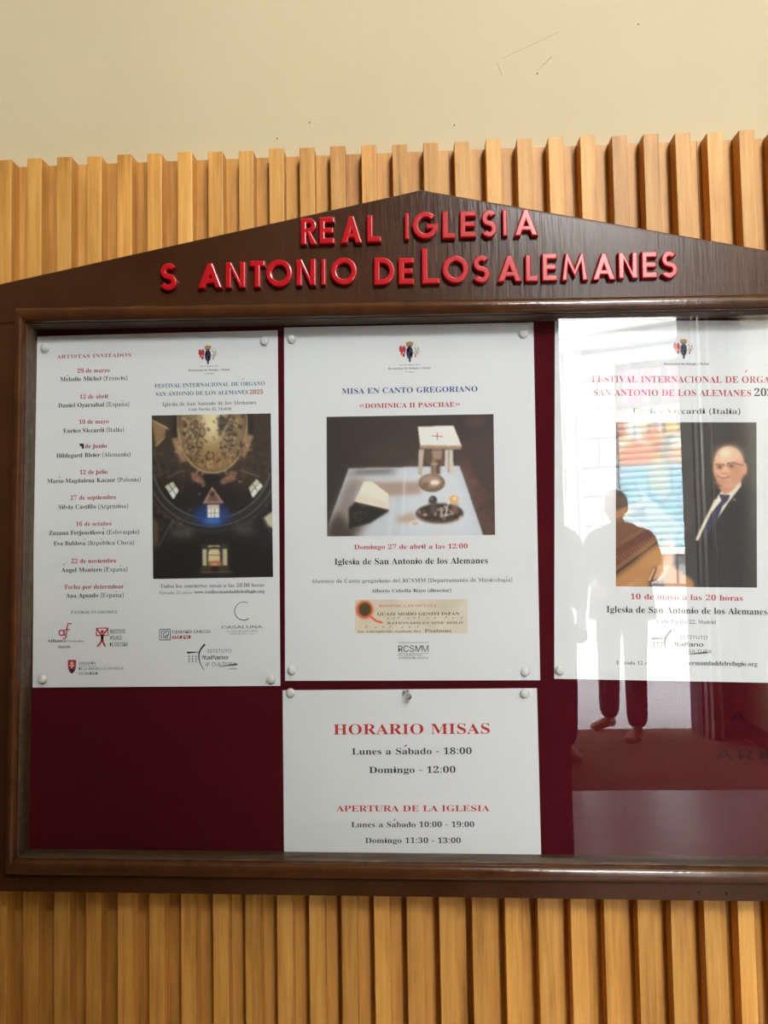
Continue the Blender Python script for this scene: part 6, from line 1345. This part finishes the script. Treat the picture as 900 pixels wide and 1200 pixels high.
# ================================================================== THE STREET SEEN IN THE REFLECTION
fac = empty('building_facade', (3.0, -9.6, -0.02), 'pale stone house front across the street, reflected in the glass', 'building', rot=(0, 0, math.atan(0.466)))
bm = bmesh.new()
add_box(bm, -9, -0.25, -0.5, 0, 0, 10)
add_box(bm, 0.80, 8, -0.5, 0, 0, 10)
add_box(bm, -0.25, 0.80, -0.5, 0, 3.80, 10)
add_box(bm, -0.25, 0.80, -0.5, 0, 0, 1.28)
bm_obj('stone_wall', bm, MT['stone'], fac)
bm = bmesh.new()
for z0, z1, d in ((4.10, 4.22, .10), (4.22, 4.36, .20), (4.36, 4.62, .13), (4.05, 4.10, .05)):
    add_box(bm, -9, 8, 0.001, d, z0, z1, 0.01, 1)
bm_obj('cornice', bm, MT['limestone'], fac)
bm = bmesh.new()
add_box(bm, -0.88, -0.79, 0.001, 0.16, 0, 4.04, 0.01, 1)
bm_obj('pilaster', bm, MT['limestone'], fac)
box_obj('pilaster_side_strip', -0.79, -0.70, -0.001, 0.03, 0, 4.04, MT['greystone'], fac)  # plain grey stone strip beside the pilaster
box_obj('base_course', -9, -0.90, 0.001, 0.06, 0, 0.62, MT['greystone'], fac)
box_obj('base_course', -0.70, 8, 0.001, 0.06, 0, 0.62, MT['greystone'], fac)
box_obj('sill', -0.30, 0.85, -0.06, 0.10, 1.20, 1.28, MT['limestone'], fac, 0.01)
box_obj('sign_board', -0.245, 0.795, -0.14, -0.06, 3.20, 3.78, flat('sign_grey', (84, 80, 84), 0.6), fac)
sg = Print()
for L in ([(-150, 0), (-60, 0), (-70, 440), (-140, 450)], [(-30, -20), (70, -10), (60, 440), (-40, 450)],
          [(95, -20), (190, -10), (185, 150), (330, 170), (320, 250), (185, 240), (180, 320), (350, 340), (340, 430), (90, 440)],
          [(350, -10), (440, 0), (455, 110), (500, 110), (515, 10), (600, 0), (530, 430), (430, 440)]):
    sg.poly(L, 'pink')
o = sg.build('painted_letters', fac, 0.0)
o.rotation_euler = (0, 0, 0)
o.data.transform(Matrix(((1, 0, 0, 0), (0, -1, 0, 0), (0, 0, 1, 0), (0, 0, 0, 1))))
o.location = (0, -0.058, 3.26)
# roller shutter, spray painted
C = Canvas(0, 0, 100, 190, 100, 190, (120, 150, 160))
C.rect(0, 0, 100, 78, (196, 150, 96), 1, 8)
for k in range(34):
    C.ell(rng.uniform(0, 100), rng.uniform(0, 76), rng.uniform(4, 11), rng.uniform(4, 18), [(232, 200, 120), (206, 96, 52), (70, 110, 116), (228, 226, 214), (150, 72, 40), (224, 170, 60)][rng.integers(6)], .8, 2, rng.uniform(-.5, .5))
for k in range(5):
    x = 14 + k * 18
    C.poly([(x, 0), (x + 7, 0), (x + 3, 34 + 6 * (k % 3))], (236, 232, 220), .9, 1); C.line([(x + 9, 4), (x + 8, 40)], 2.4, (52, 70, 76), .8, 1)
C.rect(4, 52, 44, 80, (214, 96, 56), .9, 4); C.rect(60, 56, 100, 84, (226, 150, 110), .8, 6)
C.rect(0, 80, 100, 190, (112, 176, 196), 1, 5)
for k in range(26):
    C.ell(rng.uniform(0, 100), rng.uniform(84, 180), rng.uniform(3, 9), rng.uniform(3, 12), [(150, 208, 220), (72, 130, 156), (196, 206, 190), (206, 216, 220), (96, 150, 150)][rng.integers(5)], .7, 2, rng.uniform(-.5, .5))
C.ell(50, 95, 14, 22, (176, 184, 156), .8, 3); C.line([(36, 90), (38, 120), (52, 132), (66, 116), (64, 84)], 2.0, (52, 76, 96), .8, 1)
C.line([(20, 100), (30, 140), (24, 170)], 1.6, (50, 80, 104), .8, 1); C.line([(78, 96), (72, 130), (84, 160)], 1.6, (50, 80, 104), .8, 1)
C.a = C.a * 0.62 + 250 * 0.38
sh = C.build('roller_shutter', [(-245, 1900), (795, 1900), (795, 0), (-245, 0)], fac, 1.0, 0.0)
V = np.empty(len(sh.data.vertices) * 3); sh.data.vertices.foreach_get('co', V); V = V.reshape(-1, 3)
V[:, 1] = -0.10 + 0.012 * np.abs(np.sin(V[:, 2] * PI / 0.085))            # pressed slats
sh.data.vertices.foreach_set('co', V.ravel()); sh.data.flip_normals(); sh.data.update()
sh.location = (0, 0, 1.29)
bm = bmesh.new()
bmesh.ops.create_cone(bm, cap_ends=True, segments=16, radius1=0.045, radius2=0.045, depth=4.0, matrix=Matrix.Translation((0.64, 0.10, 2.02)))
bm_obj('drainpipe', bm, MT['zinc'], fac, True)

bm = bmesh.new()
add_box(bm, -0.26, 0.10, -0.13, 0.13, 0, 0.30, 0.05, 3)
o = bm_obj('stone_block', bm, MT['greystone'])
o.location = (2.30, -9.35, -0.02); o.rotation_euler = (0, 0, 0.43)
tag(o, 'low grey stone block on the pavement against the far house', 'stone block')

# ================================================================== PEOPLE IN THE DOORWAY (reflected)
def evaluated(o):
    dg = bpy.context.evaluated_depsgraph_get()
    me = bpy.data.meshes.new_from_object(o.evaluated_get(dg))
    bpy.data.objects.remove(o)
    return me

def skin_mesh(verts, edges, radii, sub=1):
    me = bpy.data.meshes.new('sk')
    me.from_pydata(verts, edges, [])
    bm = bmesh.new(); bm.from_mesh(me)
    ly = bm.verts.layers.skin.verify()
    bm.verts.ensure_lookup_table()
    for v, r in zip(bm.verts, radii):
        v[ly].radius = r if isinstance(r, tuple) else (r, r)
        v[ly].use_root = v.index == 0
    bm.to_mesh(me); bm.free()
    o = bpy.data.objects.new('sk', me); COL.objects.link(o)
    o.modifiers.new('s', 'SKIN').use_smooth_shade = True
    if sub:
        o.modifiers.new('u', 'SUBSURF').levels = sub
    me = evaluated(o)
    bm = bmesh.new(); bm.from_mesh(me)
    bmesh.ops.recalc_face_normals(bm, faces=bm.faces[:])
    bm.to_mesh(me); bm.free()
    return me

def fuse(parts, name, voxel, mat, parent, smooth=4):
    bm = bmesh.new()
    for p in parts:
        bm.from_mesh(p); bpy.data.meshes.remove(p)
    me = bpy.data.meshes.new(name); bm.to_mesh(me); bm.free()
    o = bpy.data.objects.new(name, me); COL.objects.link(o)
    r = o.modifiers.new('r', 'REMESH'); r.mode = 'VOXEL'; r.voxel_size = voxel
    s = o.modifiers.new('s', 'SMOOTH'); s.iterations = smooth; s.factor = 0.5
    me = evaluated(o)
    me.name = name
    bm = bmesh.new(); bm.from_mesh(me)
    left, comps = set(bm.verts), []
    while left:
        st = [left.pop()]; c_ = []
        while st:
            v = st.pop(); c_.append(v)
            for e in v.link_edges:
                w_ = e.other_vert(v)
                if w_ in left: left.remove(w_); st.append(w_)
        comps.append(c_)
    comps.sort(key=len)
    bmesh.ops.delete(bm, geom=[v for c_ in comps[:-1] for v in c_], context='VERTS')
    bm.to_mesh(me); bm.free()
    me.materials.clear(); me.materials.append(mat)
    me.polygons.foreach_set('use_smooth', [True] * len(me.polygons))
    return link(bpy.data.objects.new(name, me), parent)

def blob(c, r, n=20, shape=None):
    bm = bmesh.new()
    bmesh.ops.create_uvsphere(bm, u_segments=n, v_segments=n // 2 + 4, radius=1.0)
    for v in bm.verts:
        p = Vector((v.co.x * r[0], v.co.y * r[1], v.co.z * r[2]))
        if shape: p = shape(p)
        v.co = p + Vector(c)
    me = bpy.data.meshes.new('b'); bm.to_mesh(me); bm.free()
    return me

def loft(rings, n=28):
    V, F = [], []
    for z, rx, ry, cx, cy in rings:
        for k in range(n):
            a = 2 * PI * k / n
            V.append((cx + rx * math.cos(a), cy + ry * math.sin(a), z))
    for i in range(len(rings) - 1):
        for k in range(n):
            F.append((i * n + k, i * n + (k + 1) % n, (i + 1) * n + (k + 1) % n, (i + 1) * n + k))
    F.append(tuple(range(n))[::-1]); F.append(tuple(range((len(rings) - 1) * n, len(rings) * n)))
    me = bpy.data.meshes.new('l'); me.from_pydata(V, [], F)
    return me

def hand(w, d, side):
    """palm and five fingers from wrist w along d, slightly curled"""
    d = Vector(d).normalized()
    up = Vector((0, 0, 1))
    acr = d.cross(up).normalized()
    nrm = acr.cross(d).normalized()
    out = []
    w = Vector(w)
    palm = skin_mesh([tuple(w - d * .06), tuple(w + d * .03), tuple(w + d * .085)], [(0, 1), (1, 2)], [(.024, .02), (.036, .017), (.040, .015)])
    out.append(palm)
    for k, (o_, l) in enumerate(((-.030, .062), (-.010, .075), (.010, .070), (.029, .054))):
        b = w + d * .075 + acr * o_
        p1_ = b + d * l * .5 - nrm * .006
        p2_ = p1_ + d * l * .32 - nrm * .016
        p3_ = p2_ + d * l * .14 - nrm * .020
        out.append(skin_mesh([tuple(b), tuple(p1_), tuple(p2_), tuple(p3_)], [(0, 1), (1, 2), (2, 3)], [.010, .0095, .0085, .007], 1))
    b = w + d * .03 - acr * .028 * side
    t1 = b + d * .028 - acr * .026 * side; t2 = t1 + d * .03 - acr * .008 * side - nrm * .008
    out.append(skin_mesh([tuple(b), tuple(t1), tuple(t2)], [(0, 1), (1, 2)], [.013, .011, .009], 1))
    return out

def head_parts(c, hs=1.0):
    c = Vector(c)
    def skull(p):
        if p.z < 0:
            f = 1 + 0.30 * p.z / .125
            p = Vector((p.x * (f + .02), p.y * (1 + .12 * p.z / .125) + .012 * (-p.z / .125), p.z))
        return p
    P = [blob(c, (.076 * hs, .096 * hs, .122 * hs), 28, skull)]
    P.append(skin_mesh([tuple(c + Vector((0, .088, .014))), tuple(c + Vector((0, .112, -.030)))], [(0, 1)], [.008, .015], 1))      # nose
    P.append(blob(c + Vector((0, .078, -.088)), (.026, .014, .015), 14))                                                        # chin
    P.append(blob(c + Vector((0, .090, -.056)), (.026, .012, .007), 12)); P.append(blob(c + Vector((0, .088, -.067)), (.022, .012, .007), 12))  # lips
    for s in (-1, 1):
        P.append(blob(c + Vector((s * .078, -.006, -.010)), (.010, .020, .032), 14))                                            # ears
        P.append(blob(c + Vector((s * .030, .084, .024)), (.018, .006, .005), 12))                                              # brows
    return P

def person(loc, rot, label, legs, arms, coat_rings, coat_mat, trouser_mat, hair_mat, head_c, hair_long=False):
    root = empty('person', loc, label, 'person', rot=(0, 0, rot))
    hx, hy, hz = head_c
    vs = [(0, 0, .93), (0, 0, 1.08), (0, -.01, 1.25), (0, -.015, 1.38), (hx * .5, -.01 + hy * .4, 1.46), (hx, hy - .012, hz - .06)]
    ed = [(0, 1), (1, 2), (2, 3), (3, 4), (4, 5)]
    rd = [(.145, .11), (.13, .10), (.155, .115), (.13, .095), (.058, .058), (.052, .052)]
    parts = [skin_mesh(vs, ed, rd, 1)]
    for s, (kn, an, toe) in zip((-1, 1), legs):
        parts.append(skin_mesh([(s * .07, 0, .97), (s * .09, 0, .86), kn, (an[0], an[1], an[2] - .02)], [(0, 1), (1, 2), (2, 3)], [.075, .092, .062, .042], 1))
    for s, (sh_, el, wr) in zip((-1, 1), arms):
        parts.append(skin_mesh([(s * .09, -.01, 1.38), sh_, el, wr], [(0, 1), (1, 2), (2, 3)], [.06, .058, .043, .031], 1))
    parts += head_parts(head_c)
    for s, (sh_, el, wr) in zip((-1, 1), arms):
        parts += hand(wr, Vector(wr) - Vector(el), s)
    fuse(parts, 'body', 0.0065, MT['skin'], root, 3)
    for s in (-1, 1):
        me = blob(Vector(head_c) + Vector((s * .030, .088, .008)), (.012, .006, .006), 12)
        me.materials.append(MT['eye']); me.name = 'eye'
        link(bpy.data.objects.new('eye', me), root)
    # trousers
    vs = [(0, -.005, .93), (0, -.005, 1.02)]; ed = [(0, 1)]; rd = [(.165, .125), (.155, .12)]
    for s, (kn, an, toe) in zip((-1, 1), legs):
        n = len(vs)
        vs += [(s * .092, 0, .84), kn, (an[0], an[1], an[2] - .045)]
        ed += [(0, n), (n, n + 1), (n + 1, n + 2)]
        rd += [.108, .085, .080]
    fuse([skin_mesh(vs, ed, rd, 1)], 'trousers', 0.012, trouser_mat, root, 3)
    # coat
    parts = [loft(coat_rings)]
    for s, (sh_, el, wr) in zip((-1, 1), arms):
        wr2 = tuple(Vector(el).lerp(Vector(wr), .86))
        parts.append(skin_mesh([(s * .09, -.01, 1.375), sh_, el, wr2], [(0, 1), (1, 2), (2, 3)], [.085, .078, .058, .044], 1))
    fuse(parts, 'coat', 0.012, coat_mat, root, 3)
    for s, (kn, an, toe) in zip((-1, 1), legs):
        a, t = Vector(an), Vector(toe)
        heel = a - (t - a).normalized() * .06
        dd = (t - a); dd.z = 0
        mid_ = a + dd * .5
        me1 = skin_mesh([(heel.x, heel.y, .045), (a.x, a.y, .055), (mid_.x, mid_.y, .045), (toe[0], toe[1], .034)], [(0, 1), (1, 2), (2, 3)], [(.036, .036), (.040, .045), (.044, .038), (.036, .026)], 1)
        me2 = skin_mesh([(a.x, a.y, .05), (an[0], an[1], .13)], [(0, 1)], [.042, .044], 1)
        o = fuse([me1, me2], 'shoe', 0.008, MT['shoe'], root, 3)
        zmin = min(v.co.z for v in o.data.vertices)
        for v in o.data.vertices: v.co.z -= zmin - 0.001
    hc = Vector(head_c) + Vector((0, -.016, .026))
    hp = [blob(hc, (.086, .096, .108), 24, lambda p: Vector((p.x, p.y - (.05 if p.y > .02 and p.z < .03 else 0), max(p.z, -.07))))]
    if hair_long:
        hp.append(blob(hc + Vector((0, -.045, -.10)), (.085, .06, .14), 20))
    fuse(hp, 'hair', 0.008, hair_mat, root, 3)
    return root

COATR = [(.79, .235, .165, 0, 0), (.93, .222, .160, 0, 0), (1.08, .200, .145, 0, 0), (1.25, .190, .130, 0, -.005), (1.36, .190, .120, 0, -.01), (1.425, .155, .098, 0, -.012), (1.475, .085, .076, 0, -.008)]
person((1.475, -4.88, 0.001), math.radians(24), 'grey-haired person in a dark coat stepping in through the street doorway, mirrored in the glass',
       [((-.10, .02, .48), (-.12, -.06, .10), (-.22, .10, .03)), ((.09, .08, .48), (.11, .20, .10), (.06, .37, .03))],
       [((-.185, -.01, 1.385), (-.255, -.02, 1.12), (-.13, .20, 1.03)), ((.185, -.01, 1.385), (.25, -.02, 1.12), (.12, .20, 1.05))],
       COATR, MT['coat'], MT['trouser'], MT['hair'], (-.02, .02, 1.585))
COATS = [(.93, .195, .145, 0, 0), (1.05, .185, .135, 0, 0), (1.25, .188, .130, 0, -.005), (1.36, .190, .122, 0, -.01), (1.43, .160, .100, 0, -.012), (1.475, .085, .076, 0, -.008)]
person((0.830, -4.22, 0.001), math.radians(-8), 'person in dark clothes standing half hidden behind the partition, mirrored in the glass',
       [((-.09, .02, .48), (-.09, 0, .10), (-.12, .17, .03)), ((.10, .02, .48), (.10, 0, .10), (.13, .17, .03))],
       [((-.18, -.01, 1.375), (-.23, -.01, 1.10), (-.22, .07, .86)), ((.18, -.01, 1.375), (.225, -.01, 1.10), (.19, .08, .86))],
       COATS, MT['navy'], MT['navy'], MT['darkhair'], (0, .02, 1.565), True)
